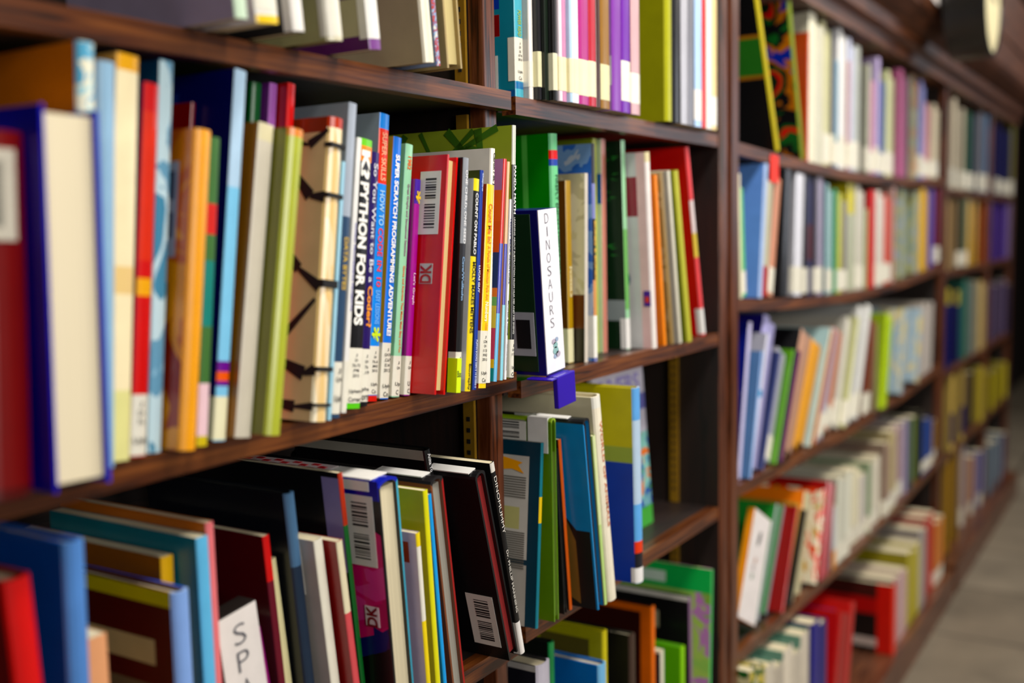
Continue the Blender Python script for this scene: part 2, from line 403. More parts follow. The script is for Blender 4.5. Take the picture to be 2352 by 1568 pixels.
def case(name, label, x0, x1, base=True):
    r = empty(name, ((x0+x1)/2, 0, 0)); tag(r, label, 'bookcase'); return r
def put(o, root):
    o.parent = root; o.location = Vector(o.location)-Vector(root.location); return o
def up_strip(root, x, y, z0, z1):
    """slotted brass shelf standard screwed inside a side panel"""
    b = MB(); b.box(-.002, .002, -.007, .007, 0, z1-z0, BRASS)
    z = .02
    while z < z1-z0-.02: b.box(-.0026, .0026, -.002, .002, z, z+.005, BLACK); z += .0125
    o = b.build('shelf_standard', root); o.location = Vector((x, y, z0))-Vector(root.location)
# near bookcase: two bays
c1 = case('bookcase', 'dark oak bookcase with two narrow bays of books, nearest the viewer', X_L, XP3)
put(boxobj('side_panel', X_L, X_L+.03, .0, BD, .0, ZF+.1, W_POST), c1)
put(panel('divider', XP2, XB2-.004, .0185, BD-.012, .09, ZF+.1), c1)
put(boxobj('back_panel', X_L+.03, XP3-.001, BD-.011, BD, .09, ZF+.1, W_IN_SHADE), c1)
put(boxobj('top_panel', X_L+.03, XP3-.001, 0, BD-.012, ZF, ZF+.022, W_IN_SHADE), c1)
put(boxobj('plinth', X_L+.031, XP3-.001, -.02, BD-.012, 0, .089, W_TOP), c1)
for z in (ZA1, ZM1, ZL1, EYE-.75):
    s = shelf(c1, X_L+.031, XP2-.0005, z, X_L+.031, XB2-.004); s.location = Vector(s.location)-Vector(c1.location)
LG = solve_x(1184, 0, ZA2)
for z in (ZA2, ZM2, ZL2, ZQ2):
    s = shelf(c1, XB2-.003, XP3-.0015, z, LG, XP3-.0015); s.location = Vector(s.location)-Vector(c1.location)
for za, zb in ((.1, EYE-.774), (EYE-.749, ZL2-.024), (ZL2+.001, ZM2-.024), (ZM2+.001, ZA2-.024), (ZA2+.001, ZF-.002)):
    up_strip(c1, XP3-.0042, .075, za, zb)
for za, zb in ((ZL1+.001, ZM1-.024), (ZM1+.001, ZA1-.024), (ZA1+.001, ZF-.002)):
    up_strip(c1, XP2-.0028, .045, za, zb)
# fluted face post between the bookcases
def post(x0, x1, label, z1, y0=-.006):
    wd = x1-x0; b = MB()
    prof = [(0, BD), (0, 0), (.004, y0), (wd*.26, y0), (wd*.30, y0+.006), (wd*.36, y0+.006), (wd*.40, y0-.004), (wd*.62, y0-.004), (wd*.66, y0+.006), (wd*.72, y0+.006), (wd*.76, y0), (wd-.004, y0), (wd, 0), (wd, BD)]
    for i in range(len(prof)-1):
        (xa, ya), (xb, yb) = prof[i], prof[i+1]; b.poly([(xa, ya, 0), (xb, yb, 0), (xb, yb, z1), (xa, ya, z1)], W_SIDE_SHADE if i in (0, len(prof)-2) else W_POST)
    b.poly([(x, y, z1) for x, y in prof], W_POST); b.poly([(x, y, 0) for x, y in reversed(prof)], W_POST)
    b.poly([(wd, BD, 0), (0, BD, 0), (0, BD, z1), (wd, BD, z1)], W_POST)
    o = b.build('upright_post'); o.location = (x0, 0, 0); tag(o, label, 'post'); return o
post(XP3, XB3, 'fluted oak upright post standing between the near bookcase and the wide sagging one', ZF-.0005)
# far bookcases
ZA3, ZB3, ZC3, ZD3, ZE3 = (sag(EYE+.143, XB3, XP4, .020), sag(EYE-.112, XB3, XP4, .030), sag(EYE-.424, XB3, XP4, .02), sag(EYE-.715, XB3, XP4, .025), EYE-1.07)
c2 = case('bookcase', 'wide oak bookcase with long sagging shelves, beyond the fluted post', XB3, XP4+.05)
put(panel('side_panel', XP4, XB4-.001, 0, BD, .0, ZF-.001), c2)
put(boxobj('back_panel', XB3+.001, XP4-.001, BD-.011, BD, .09, ZF-.001, W_IN_SHADE), c2)
put(boxobj('plinth', XB3+.001, XP4-.001, -.05, BD-.012, 0, EYE-1.071, W_TOP), c2)
for z in (ZA3, ZB3, ZC3, ZD3):
    s = shelf(c2, XB3+.001, XP4-.001, z, XB3+.001, XP4-.001); s.location = Vector(s.location)-Vector(c2.location)
ZA4, ZB4, ZC4, ZD4, ZE4 = EYE+.115, EYE-.14, EYE-.46, EYE-.735, EYE-1.07
c3 = case('bookcase', 'farthest oak bookcase at the end of the row, with two short bays', XB4, XE)
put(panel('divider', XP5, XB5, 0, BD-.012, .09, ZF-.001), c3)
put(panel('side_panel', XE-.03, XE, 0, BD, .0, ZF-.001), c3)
put(boxobj('back_panel', XB4+.001, XE-.031, BD-.011, BD, .09, ZF-.001, W_IN_SHADE), c3)
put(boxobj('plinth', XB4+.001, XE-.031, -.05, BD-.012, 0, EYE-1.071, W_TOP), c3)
for a, b_ in ((XB4+.001, XP5-.001), (XB5+.001, XE-.031)):
    for z in (ZA4, ZB4, ZC4, ZD4):
        s = shelf(c3, a, b_, z, a, b_); s.location = Vector(s.location)-Vector(c3.location)
# moulded cornice along the far bookcases
def cornice():
    b = MB(); L = XE+.02-XP3; prof = [(BD, 0), (-.01, 0), (-.012, .028), (-.03, .036), (-.034, .062), (-.05, .075), (-.075, .10), (-.085, .118), (-.086, .20), (-.092, .205), (-.094, .385), (BD, .385)]
    n = len(prof)
    for i in range(n):
        (ya, za), (yb, zb) = prof[i], prof[(i+1) % n]; b.poly([(0, ya, za), (0, yb, zb), (L, yb, zb), (L, ya, za)], W_TOP)
    b.poly([(0, y, z) for y, z in reversed(prof)], W_TOP); b.poly([(L, y, z) for y, z in prof], W_TOP)
    o = b.build('cornice'); o.location = (XP3, 0, ZF); tag(o, 'moulded dark oak cornice running along the top of the far bookcases', 'cornice')
cornice()
# ------------------------------------------------------------------ rows of the two near bays
row('M1', ZM1, .26, 'middle shelf, nearest bay', 'books on the middle shelf of the nearest bay', XP2-.006, ZA1-.021)
row('T1', ZA1, .26, 'top shelf, nearest bay', 'books on the top shelf of the nearest bay', XP2-.001)
row('L1', ZL1, .16, 'lower shelf, nearest bay', 'books on the lower shelf of the nearest bay', XP2-.006, ZM1-.021)
row('T2', ZA2, XB2, 'top shelf, second bay', 'books on the top shelf of the second bay', XP3-.008, ZF-.002)
ROWS['M1']['ylo'] = -.065; ROWS['T2']['ylo'] = -.02; ROWS['T2']['yhi'] = .02
row('M2', ZM2, XB2, 'middle shelf, second bay', 'books on the middle shelf of the second bay', XP3-.008, ZA2-.021)
row('L2', ZL2, XB2, 'lower shelf, second bay', 'books on the lower shelf of the second bay', XP3-.008, ZM2-.021)
row('Q2', ZQ2, XB2, 'bottom shelf, second bay', 'books on the bottom shelf of the second bay', XP3-.008, ZL2-.021)
UC = lambda a, b='Uph', c='Co': [(s, False) for s in a]+[('', None)]+[(b, True), (c, True)]
TIG = 'tiger'
# ---- middle shelf, near bay
bk('M1', 'thick maroon hardcover with white label on its cover', 85, 1110, 305, 62, yf=-.036, sp='#6e1408', cv='#7a1608', k='h', th=.03, W=.2, bands=[(0, .03, '#4c0c04')])
b = MB(); b.box(.0, .0215, -.0006, .004, .152, .205, print_mat('#c8c2b4', .5, 0)); lb = b.build('call_number_label', ALL[-1][0]); b = MB(); b.box(.003, .013, -.0009, -.0005, .160, .198, print_mat('#7c7a70', .6, 0)); b.build('call_number_print', lb)
bk('M1', 'large royal blue hardcover shelved with its cream page edges outward', 255, 1162, 255, 226, yf=-.060, sp='#1c1f9a', cv='#1a1ea0', rcv='#2a35b0', k='p', th=.040, W=.22, page='#efe3c6')
bk('M1', 'orange hardcover with pale cyan and cream patterned spine', None, 0, 72, 222, sp=pic_mat(('#9fd0dc', '#e8e6d0', '#5fa6c8', '#d8dcc0'), 60, 1), cv='#c87412', k='h', th=.013, yf=-.040, lean=3, W=.25)
bk('M1', 'pale grey-blue hardcover, plain', None, 0, 146, 272, sp='#8fb2cc', cv='#9ab4cc', k='h', th=.015, yf=-.040, lean=4)
bk('M1', 'cream paperback with golden cap on its spine', 300, 1100, 108, 322, sp='#f0e2bc', cv='#d6a860', th=0.018, k='s', W=.18, bands=[(108, 146, '#e0a63c'), (600, 665, '#e2c48a'), (890, 1100, '#dcd898')])
bk('M1', 'red-spined navy book with yellow band and white call label', 337, 1074, 196, 368, sp='#c81c14', cv='#141a66', th=0.013, k='s', bands=[(640, 680, '#e8a828'), (260, 600, '#d2402c'), (1052, 1074, '#b81410')], lab=(905, 1052), ltx=[('J', False), ('QA', False), ('76', False), ('', False), ('Uph', True)])
bk('M1', 'tall teal-blue book with light blue mottled spine', 372, 1066, 104, 402, sp=pic_mat(('#9cc6dc', '#6d9cb8', '#c4dce4', '#4c86a4'), 40, 3, (1, 1, .3)), cv='#0f3c60', th=0.012, k='s', W=.2)
bk('M1', 'orange book with amber spine and barcode label on cover', 456, 1062, 302, 492, sp='#e8a024', cv=pic_mat(('#c87818', '#b85c10', '#d89028', '#8c2c14'), 14, 5), th=.015, k='h', W=.19, art=[(.07, .20, .60, .90, '#a9b2c4'), (.09, .17, .78, .87, '#3c4a66'), (.09, .17, .66, .74, '#3c4a66'), (.1, .6, .40, .52, '#4c5a38'), (.2, .7, .18, .34, '#9c2010')])
bk('M1', 'slim dark green book with red dots on spine', 478, 1062, 318, 508, sp='#3f6a34', cv='#1c3c1c', th=0.01, k='s', bands=[(600, 750, '#1c7a70'), (470, 540, '#c8341c'), (880, 1000, '#e8c8d0'), (1000, 1062, '#c8b42c')])
bk('M1', 'dark red book showing only its top', None, 0, 237, 450, sp='#7c1414', cv='#8c1818', k='s', th=.004, yf=-.01, lean=7.5)
bk('M1', 'glossy sky blue paperback with navy cover and orange dot', 520, 1062, 116, 572, sp='#8ccbee', cv='#11155c', th=.012, k='s', W=.24, bands=[(116, 400, '#bcd8f0'), (820, 880, '#6a1e8c'), (845, 868, '#e86420'), (1020, 1062, '#4aa6d8')], lab=(905, 1018, '#eeeac8'), art=[(.25, .55, .6, .95, '#22307c')])
bk('M1', 'greyish cream comb-bound book with brown cover', 578, 1045, 290, 632, sp='#cfc8b8', cv='#8a5c20', th=.016, k='s', W=.18, bands=[(290, 330, '#d8d0ae')])
bk('M1', 'olive hardcover with light green spine edge', 650, 1033, 302, 704, sp='#a9b048', cv='#66681c', th=.016, k='h', W=.2, bands=[(302, 320, '#d88848')], art=[(.3, .6, .55, .9, '#3c3c22')])
bk('M1', 'green hardcover standing between olive and tiger books', None, 0, 145, 610, sp='#0c5a28', cv='#083c1c', k='h', th=.012, yf=-.015, lean=7.5)
bk('M1', 'shiny violet paperback standing between green and red books', None, 0, 150, 642, sp='#b070c0', cv='#6a2c80', k='s', th=.009, yf=-.015, lean=7.5)
bk('M1', 'bright red paperback standing right of the violet one', None, 0, 178, 682, sp='#d82c30', cv='#a81418', k='s', th=.009, yf=-.015, lean=7.5)
r_, th_, H_, W_ = bk('M1', 'cream book with black tiger stripes on its cover', 755, 997, 276, 795, sp=pic_mat(('#ecd8b4', '#e4c48c', '#f0e4c8', '#e6d2a4'), 20, 9, (1, 1, .2)), cv='#d9bf93', k='h', W=.2, th=.017, bands=[(276, 300, '#b03c28')], art=[(0, 1, .95, 1, '#8a3420')])
st = MB()
for (z0, y0, z1, y1, wd) in ((.955, .0, .91, .10, .012), (.91, .10, .925, .2, .008), (.84, .20, .74, .08, .016), (.74, .08, .735, .0, .014), (.66, .32, .50, .12, .014), (.50, .12, .44, .0, .014), (.40, .02, .25, .22, .012), (.20, .22, .155, .06, .018), (.155, .06, .17, .0, .014), (.06, .3, .045, .1, .014), (.045, .1, .05, .0, .01), (.82, .5, .70, .34, .015), (.35, .55, .2, .40, .016)):
    a = Vector((0, y0*W_+.003, z0*H_)); b_ = Vector((0, y1*W_+.003, z1*H_)); d = (b_-a).normalized(); n = Vector((0, -d.z, d.y))*wd*.35
    st = MB(); st.poly([a+Vector((-.0004, 0, 0))-n*.4, a+Vector((-.0004, 0, 0))+n*.4, b_+Vector((-.0004, 0, 0))+n, b_+Vector((-.0004, 0, 0))-n], BLACK); st.build('tiger_stripe', r_)
for z0, z1 in ((.735, .75), (.44, .465), (.165, .18), (.90, .915), (.05, .06)):
    sb = MB(); sb.box(-.0005, th_+.0003, -.0012, .006, z0*H_, z1*H_, BLACK); sb.build('spine_stripe', r_)
bk('M1', 'very thin light blue booklet beside the tiger-striped book', 762, 990, 372, 795, sp='#9cc8dc', cv='#8cbcd4', k='s', th=.004)
bk('M1', 'tall navy paperback in a clear grey plastic jacket', 782, 968, 240, 822, sp='#2c4460', cv='#7c8894', k='s', bands=[(240, 500, '#a4acb8')], th=.010, lab=(832, 950), ttl=[('DATA BYTES', '#c8a850', 548, 668, .5)], W=.16, ltx=[('J', False), ('QA', False), ('', False), ('Uph', True)])
bk('M1', 'white paperback with small blue spine lettering', 797, 948, 318, 833, sp='#e6e4e0', cv='#dcdad4', k='s', ttl=[('WORD PROCESSING PROJECTS', '#2c2c9c', 512, 715, .4)], lab=(830, 945), th=.006)
bk('M1', 'black and green programming paperback with bold white title', 829, 943, 324, 858, sp='#0a0a0c', cv='#58b030', rcv='#58b030', k='s', th=.019, W=.18, full='black and green paperback with bold white capitals down its black spine',
   bands=[(324, 340, '#6cc030'), (340, 375, '#e88c1c'), (925, 943, '#5cc02c')], lab=(800, 925), ltx=[('J', False), ('QA', False), ('76.73', False), ('.P98', False), ('2013', False), ('', None), ('Upham', True), ('Corner', True)],
   ttl=[('PYTHON FOR KIDS', '#f4f2ec', 422, 748, .62, 'down', .5, .045), ('K?', '#f4f2ec', 350, 415, .62, 'down', .5, .05)])
bk('M1', 'dark purple paperback with handwritten style title', 846, 940, 352, 874, sp='#231058', cv='#1a0c44', th=0.011, k='s', full='dark purple paperback with white and orange handwritten title, right of bold white capitals',
   lab=(802, 922), ltx=[('J', False), ('QA', False), ('76', False), ('.19', False), ('', None), ('pha', True), ('orn', True)], bands=[(922, 940, '#08080a')],
   ttl=[('So You Want to Be a', '#dcdce4', 378, 650, .5, 'down', .5, .01), ('Coder?', '#e89418', 658, 752, .6, 'down', .5, .03)])
bk('M1', 'bright blue paperback with orange title box', 868, 921, 265, 897, sp='#3c8ce4', cv='#8c98a4', rcv='#3c8ce4', th=0.014, k='s', full='bright blue paperback with an orange-red box at the top of its spine',
   bands=[(300, 425, '#e0441c'), (908, 921, '#c83418')], lab=(795, 906), ltx=[('J', False), ('QA', False), ('76.6', False), ('.M43', False), ('2015', False), ('', None), ('Uph', True), ('Co', True)],
   ttl=[('SUPER SKILLS', '#f0b090', 308, 418, .5), ('HOW TO', '#a8d0f4', 440, 520, .5), ('CODE', '#e04848', 526, 590, .5), ('IN 10', '#e04848', 600, 660, .45), ('EASY LESSONS', '#7cb4f0', 668, 745, .45), ('*', '#c8e020', 752, 785, .9)])
bk('M1', 'blue and gold paperback with bold white title', 894, 921, 318, 925, sp='#1c78dc', cv='#c89a14', th=0.012, k='s', full='blue-spined paperback with gold cover edge and long white capital title', W=.18,
   lab=(788, 921), ltx=[('J', False), ('QA76', False), ('.C67', False), ('E14', False), ('2012', False), ('', None), ('Uph', True), ('Co', True)],
   ttl=[('SUPER SCRATCH PROGRAMMING ADVENTURE!', '#f6f6f4', 358, 772, .52, 'down', .5, .04)])
bk('M1', 'mint green paperback with small red and violet lettering', 919, 919, 334, 951, sp='#9cd0ac', cv='#84bc98', th=0.011, k='s', full='mint green paperback with tiny red and violet spine lettering',
   lab=(818, 918), ltx=[('J', False), ('QA', False), ('', None), ('Up', True), ('C', True)], ttl=[('1982', '#d86838', 362, 392, .5), ('Great Graphs and Sensational Statistics', '#885878', 425, 590, .38), ('Games and Activities That Make Math Easy and Fun', '#d8682c', 612, 810, .38)])
bk('M1', 'purple book with small white title', 943, 917, 414, 969, sp='#a01a8c', cv='#8c1478', th=0.0085, k='s', full='short magenta-purple paperback with a yellow star near its top', bands=[(414, 470, '#4a2c9c')],
   lab=(818, 917), ltx=[('J', False), ('QA', False), ('', None), ('U', True), ('C', True)], ttl=[("Let's Graph", '#e8c8dc', 628, 700, .5), ('*', '#e8c020', 440, 470, .9)], W=.15)
r_, th_, H_, W_ = bk('M1', 'large red hardcover shelved page edges out', 1022, 923, 362, 1052, sp='#c41414', cv='#c01010', rcv='#c81c14', th=0.017, k='p', full='large red hardcover with white barcode label, its page edges facing out', W=.205, page='#d8c08c', bc=(.088, .80, .024, .060))
b = MB(); b.box(-.0004, -.0001, .010, .025, .46*H_, .545*H_, print_mat('#b8b4b0', .3)); lg = b.build('publisher_logo', r_)
lettering('logo_letters', 'DK', (-.0005, .0175, .502*H_), .018, .013, 'coverup', print_mat('#a01010'), lg, .03)
bk('M1', 'black picture book with silvery spine', 1059, 910, 364, 1079, sp='#8e9298', cv='#101012', th=0.009, k='s', full='slim black picture book with silver-topped spine and yellow-green sticker at foot', bands=[(560, 770, '#26262a'), (640, 910, '#141416')],
   lab=(808, 870), ltx=[('J', False), ('QA', False), ('11', False), ('20', False)], ttl=[('ONE CHILD, ONE SEED', '#e8e8ea', 392, 560, .5), ('Cave/Wulfsohn', '#88a8cc', 590, 690, .4)])
b = MB(); ro = ALL[-1][0]
b.box(-.0006, .0066, -.0010, .010, .0, .033, print_mat('#d4f02c', .4)); gl = b.build('reading_level_sticker', ro); lettering('sticker_print', 'Bas', (.0031, -.0011, .018), .006, .006, 'flat', BLACK, gl)
bk('M1', 'pearl white book with yellow and black banded spine', 1082, 907, 412, 1103, sp='#e8d020', cv='#c4c4c6', th=0.009, k='s', full='pearl grey thin book with a yellow and black banded spine', bands=[(412, 590, '#141410'), (412, 440, '#e8d820')],
   ttl=[('COUNT ON PABLO', '#e8e8e8', 445, 585, .5), ('MOLLY MAKES MITTENS', '#181810', 602, 765, .55), ('Biography', '#181810', 835, 895, .5)])
bk('M1', 'thin olive and navy paperback', 1095, 897, 392, 1113, sp='#143c94', cv='#3c4420', th=0.006, k='s', full='thin navy-spined paperback squeezed beside the yellow one', ttl=[('Shapiro', '#c8d4f0', 398, 440, .5), ('LUCAS GUY', '#e8ecf4', 610, 672, .5), ('PUFFIN BOOKS ISBN 0 14 015000 0', '#c8d0e8', 780, 890, .5)])
bk('M1', 'yellow-spined brown book', 1118, 897, 426, 1137, sp='#f4cc10', cv='#983c0c', k='s', full='short brown book with bright yellow spine and red lettering', th=.0125,
   lab=(760, 880), ltx=[('J', False), ('CON', False), ('QA', False), ('113', False), ('.WAD', False), ('2013', False), ('', None), ('Uph', True), ('Co', True)], W=.16,
   ttl=[('Count Me In!', '#e07820', 470, 560, .55), ('A Parade of Mexican Folk Art', '#e08c20', 566, 690, .38), ('Numbers', '#fbf4d8', 694, 738, .45), ('in English', '#d88c1c', 742, 758, .4)])
bk('M1', 'tall white hardcover with black title', None, 0, 342, 1140, sp='#ece8dc', cv='#d4d2cc', k='h', full='tall off-white hardcover with black name on its spine, behind the yellow-spined one', th=.008, yf=-.022, lean=4.5, W=.25, ttl=[('Caron / St. J', '#141414', 352, 425, .5, 'down', .5, .03)])
bk('M1', 'colourful picture book', 1143, 888, 366, 1166, yf=-.026, sp='#c84444', cv='#a07098', k='h', full='colourful picture book with purple, orange, navy and teal cover, red spine', th=.0055, W=.2, bands=[(560, 720, '#5058b0'), (720, 888, '#70b4dc')],
   art=[(0, 1, .72, .86, '#d86428'), (0, 1, .58, .72, '#d05c20'), (0, 1, .42, .58, '#2c3c68'), (0, 1, .38, .42, '#e08048'), (0, 1, .34, .38, '#74b068'), (0, 1, .24, .34, '#dcc860'), (0, 1, .10, .24, '#c4506c'), (0, 1, .06, .10, '#dcb848'), (0, 1, 0, .06, '#2c8c90')])
bk('M1', 'slim picture book with peach spine', 1156, 888, 372, 1173, yf=-.026, sp='#e8b890', cv='#d8a078', k='h', th=.0045, bands=[(560, 700, '#4c50a8'), (700, 888, '#90d0e0')], full='slim picture book with peach, indigo and pale blue spine')
bk('M1', 'thin white booklet', 1164, 882, 458, 1177, yf=-.026, sp='#e8e8ec', cv='#d4dce0', k='s', th=.0036, full='thin white booklet pressed against the bamboo-leaf book', ttl=[('TEDDY BEAR ADDITION', '#28305c', 500, 650, .6), ('McGrath & Nihoff', '#303848', 690, 770, .5), ('mi/Charlesbridge', '#505868', 790, 850, .45)])
r_, th_, H_, W_ = bk('M1', 'large olive green picture book with bamboo leaves', 1184, 872, 289, 1190, sp='#17171a', cv='#8c9c3c', rcv='#17171a', k='h', th=.0065, full='large olive green picture book with bamboo leaves on its cover', W=.27,
   lab=(778, 870), ltx=[('J', False), ('QA', False), ('113', False), ('', None), ('Uph', True), ('Co', True)], ttl=[('PANDA MATH', '#f0f0ec', 380, 490, .6, 'down', .5, .03), ('LEARNING ABOUT SUBTRACTION FROM HUA MEI AND MEI SHENG', '#c8c8c4', 498, 765, .42)], bands=[(289, 378, '#c8ccc0')])
b = MB(); G = print_mat('#3c6420')
for (y0, z0, y1, z1, wd) in ((.02, .995, .075, .90, .009), (.045, .995, .04, .89, .012), (.05, .99, .085, .88, .007), (.085, .995, .05, .86, .011), (.12, .995, .10, .86, .006), (.14, .99, .16, .88, .009), (.06, .93, .03, .90, .006), (.2, .98, .24, .88, .014), (.03, .60, .01, .48, .02), (.02, .3, .012, .1, .008)):
    a = Vector((-.0004, y0, z0*H_)); q = Vector((-.0004, y1, z1*H_)); d = (q-a).normalized(); n = Vector((0, -d.z, d.y))*wd*.5
    b.poly([a-n*.9, a+n*.9, q+n*.5, q-n*.5], G)
b.build('bamboo_leaves', r_)

# ---- top shelf, near bay (all lean left, hang over the edge)
T1 = [('white paperback with yellow foot', 645, 42, '#e8e6e0', None, .02, dict(lab=(-30, 30), bands=[(28, 42, '#e8c820')], th=.018))]
bk('T1', 'pale green paperback', 572, 34, -260, sp='#c8dcc4', cv='#b4a8c0', k='s', yf=-.055, lean=-5, th=.012)
bk('T1', 'white paperback with yellow foot', 643, 52, -240, sp='#ece8e0', cv='#d8d4cc', k='s', lean=-6, th=.022, yf=-.055, bands=[(0, .06, '#e8c41c')], lab=(-30, 34))
bk('T1', 'black book with long white call label', 702, 92, -240, sp='#1a1a1c', cv='#0c0c0e', k='s', lean=-6, th=.012, yf=-.05, lab=(-60, 88, '#ece8e2'))
bk('T1', 'khaki hardcover with cream spine', 795, 108, -210, sp='#dcd6bc', cv='#a8a478', k='h', lean=-6, th=.018, yf=-.05, lab=(-40, 90, '#e6e2d4'))
r_, th_, H_, W_ = bk('T1', 'purple book with framed barcode on cover', 878, 112, -210, sp='#7c4c8c', cv='#54205c', k='s', lean=-6, th=.015, yf=-.048, lab=(-60, 94, '#eceae4'), art=[(.0, .60, .10, .36, '#b4ae90')])
b = MB(); zz = .14*H_
while zz < .30*H_: b.box(-.0006, -.0003, .03, .07, zz, zz+.0018, print_mat('#6c6850', .6, 0)); zz += .0038
b.build('barcode_bars', r_)
r_, th_, H_, W_ = bk('T1', 'beige hardcover with small black bird mark', 1003, 106, -170, sp='#ece6d0', cv='#b4a684', k='h', lean=-6, th=.014, yf=-.045, W=.21)
b = MB(); kk = print_mat('#1c1a14', .6, 0)
for P_ in ([(0, .098, .060), (0, .085, .055), (0, .080, .075), (0, .086, .088)], [(0, .088, .056), (0, .086, .056), (0, .080, .030), (0, .082, .030)], [(0, .090, .072), (0, .078, .066), (0, .074, .071), (0, .082, .079)]):
    b.poly([(-.0005, y, z+.01) for _, y, z in P_], kk)
b.build('bird_mark', r_)
bk('T1', 'thin booklet patterned in blue and red dots', 1014, 108, -150, sp=pic_mat(('#5c7cb0', '#b04444', '#8ca8cc', '#dcd8d0'), 220, 4), cv='#7c8cac', k='s', lean=-6, th=.006, yf=-.04)
bk('T1', 'tan hardcover with layered page edges outward', 1062, 132, -140, sp='#a89468', cv='#a08c60', k='p', lean=-5, th=.024, yf=-.04, page='#c8b886', W=.2)

# ---- lower shelf, near bay
def L1(desc, xr, xt, yt, **k):
    return bk('L1', desc, xr, None, yt, xt, **k)
yL = .0
bk('L1', 'scarlet hardcover at the left edge of the picture', None, 0, 1318, 78, sp='#d01414', cv='#8c0c0c', k='h', th=.02, yf=-.01, lean=-3)
bk('L1', 'cobalt blue book with black shape on cover', None, 0, 1236, 200, sp='#5c88c8', cv='#0c58b0', k='h', th=.016, yf=-.02, lean=1, art=[(.35, 1, .78, .86, '#0c1850'), (.45, 1, .60, .70, '#050510'), (.3, 1, .35, .60, '#050510')])
bk('L1', 'peach coloured paperback', None, 0, 1452, 247, sp='#dca078', cv='#c88858', k='s', th=.02, yf=.0, lean=0)
r_, th_, H_, W_ = bk('L1', 'maroon hardcover with cream top and blue spine', None, 0, 1350, 440, sp='#9cb4e0', cv='#4c1410', rcv='#2858c0', k='h', th=.016, yf=-.005, lean=0, W=.2, art=[(0, 1, .94, 1, '#c8c028'), (.1, 1, .70, .80, '#b8ac80'), (0, .5, .55, .62, '#6c6048')], bands=[(0, 1, '#88a8e0')])
bk('L1', 'yellow-spined small gold book behind', None, 0, 1272, 400, sp='#dcac10', cv='#8c5410', k='s', th=.012, yf=.03, lean=1)
bk('L1', 'light blue book with teal cover', None, 0, 1228, 480, sp='#6cb4dc', cv='#14707c', k='s', th=.012, yf=.004, lean=-.5)
bk('L1', 'salmon pink spined orange book', None, 0, 1196, 492, sp='#e07c80', cv='#c06c24', k='s', th=.008, yf=.004, lean=-.5)
# hand lettered shelf sign
def sign(label, group, rk, xr, xt, yt, th, yf, text, H_=None, W=.10, colr='#e2dcd8', z_=None, lean=0, edge=None, ink='#5a5a60', marks=None, yb=0):
    r = ROWS[rk]
    p = at_y(xt, yt, yf); X1 = solve_x(xr, yf, zr(r, p.x)) if xr else None; z0 = zr(r, p.x)
    if X1 is None: X1 = p.x-(p.z-z0)*math.tan(math.radians(lean))
    l = math.atan2(p.x-X1, p.z-z0); H = math.hypot(p.x-X1, p.z-z0)
    X1 = max(X1, r['x']+th/math.cos(l)+.001, r['x']+(th)/math.cos(l)+.001-H*(math.tan(l)-math.tan(r['lean'])) if l < r['lean'] else 0)
    root = empty('shelf_sign', (X1-th*math.cos(l), yf, max(z0, zr(r, X1-th), zr(r, X1))+.0008+max(0, th*math.sin(-l))+th*math.sin(l)), (0, l, 0))
    tag(root, label, 'sign', group)
    b = MB(); m = print_mat(edge or '#1c1c60', .4); b.box(0, th, .0008, W, 0, H, m); b.build('sign_block', root, .0006)
    c = MB(); cm = print_mat(colr, .6, 0); c.box(.0005, th-.0005, 0, .0006, .001, H-.001, cm); card = c.build('sign_card', root)
    n = len(text); 
    for i, ch in enumerate(text):
        if ch != ' ':
            zc = H*(.93-.86*(i+.5)/n) if not marks else H*marks[i]
            lettering('sign_letter', ch, (th*.5, -.0002, zc), th*.30, min(th*.42, H*.6/n), 'flat', print_mat(ink, .7, 0), card, -.012)
    r['x'], r['lean'], r['h'] = X1, l, H*math.cos(l); r['sign'] = 1
    return root, th, H, X1
sign('white hand-lettered S P A shelf sign standing among the lower shelf books', None, 'L1', 640, 588, 1392, .044, .028, 'SPACE', edge='#1a1614', W=.02, marks=[.86, .70, .53, .36, .19])
bk('L1', 'thin magenta and violet book', 652, 0, 1440, 600, yf=-.004, sp='#8c1c70', cv='#94809c', k='s', th=.006)
bk('L1', 'dark red book with scarlet cap', 676, 0, 1228, 620, yf=0, sp='#c42020', cv='#4c0c14', k='s', th=.008, bands=[(0, .8, '#601024')])
bk('L1', 'slim cream paperback', 692, 0, 1282, 636, yf=-.004, sp='#dcd4a8', cv='#b8ac80', k='s', th=.010)
bk('L1', 'tall slate blue hardcover with worn top', 743, 0, 1130, 680, yf=.002, sp='#4c6c8c', cv='#0c1018', k='h', th=.012, bands=[(0, .72, '#1c2c40')])
r_, th_, H_, W_ = bk('L1', 'white-spined grey paperback with barcode', 798, 0, 1236, 742, yf=-.008, sp='#ece8d8', cv='#b8b2ac', k='s', th=.011, W=.18, bc=(.16, .86, .022, .05))
bk('L1', 'red and pink paperback with cream cap', 843, 0, 1240, 788, yf=-.004, sp='#d05c60', cv='#8c1010', k='s', th=.008, bands=[(1240, 1400, '#e8e0c0')])
bk('L1', 'black book with lilac panel and green spine', 852, 0, 1084, 788, yf=.006, sp='#145c24', cv='#0c0c10', k='s', th=.006, W=.2, bands=[(1084, 1200, '#a83818')], art=[(0, .10, .62, .98, '#8c84b4')])
r_, th_, H_, W_ = bk('L1', 'big black and violet picture book, spine up', 957, 0, 1092, 912, yf=-.026, sp='#1c2ca0', cv='#08080c', rcv='#50a0b8', k='u', th=.028, W=.24, full='big black picture book stored spine up with pink flower and barcode')
fl = MB()
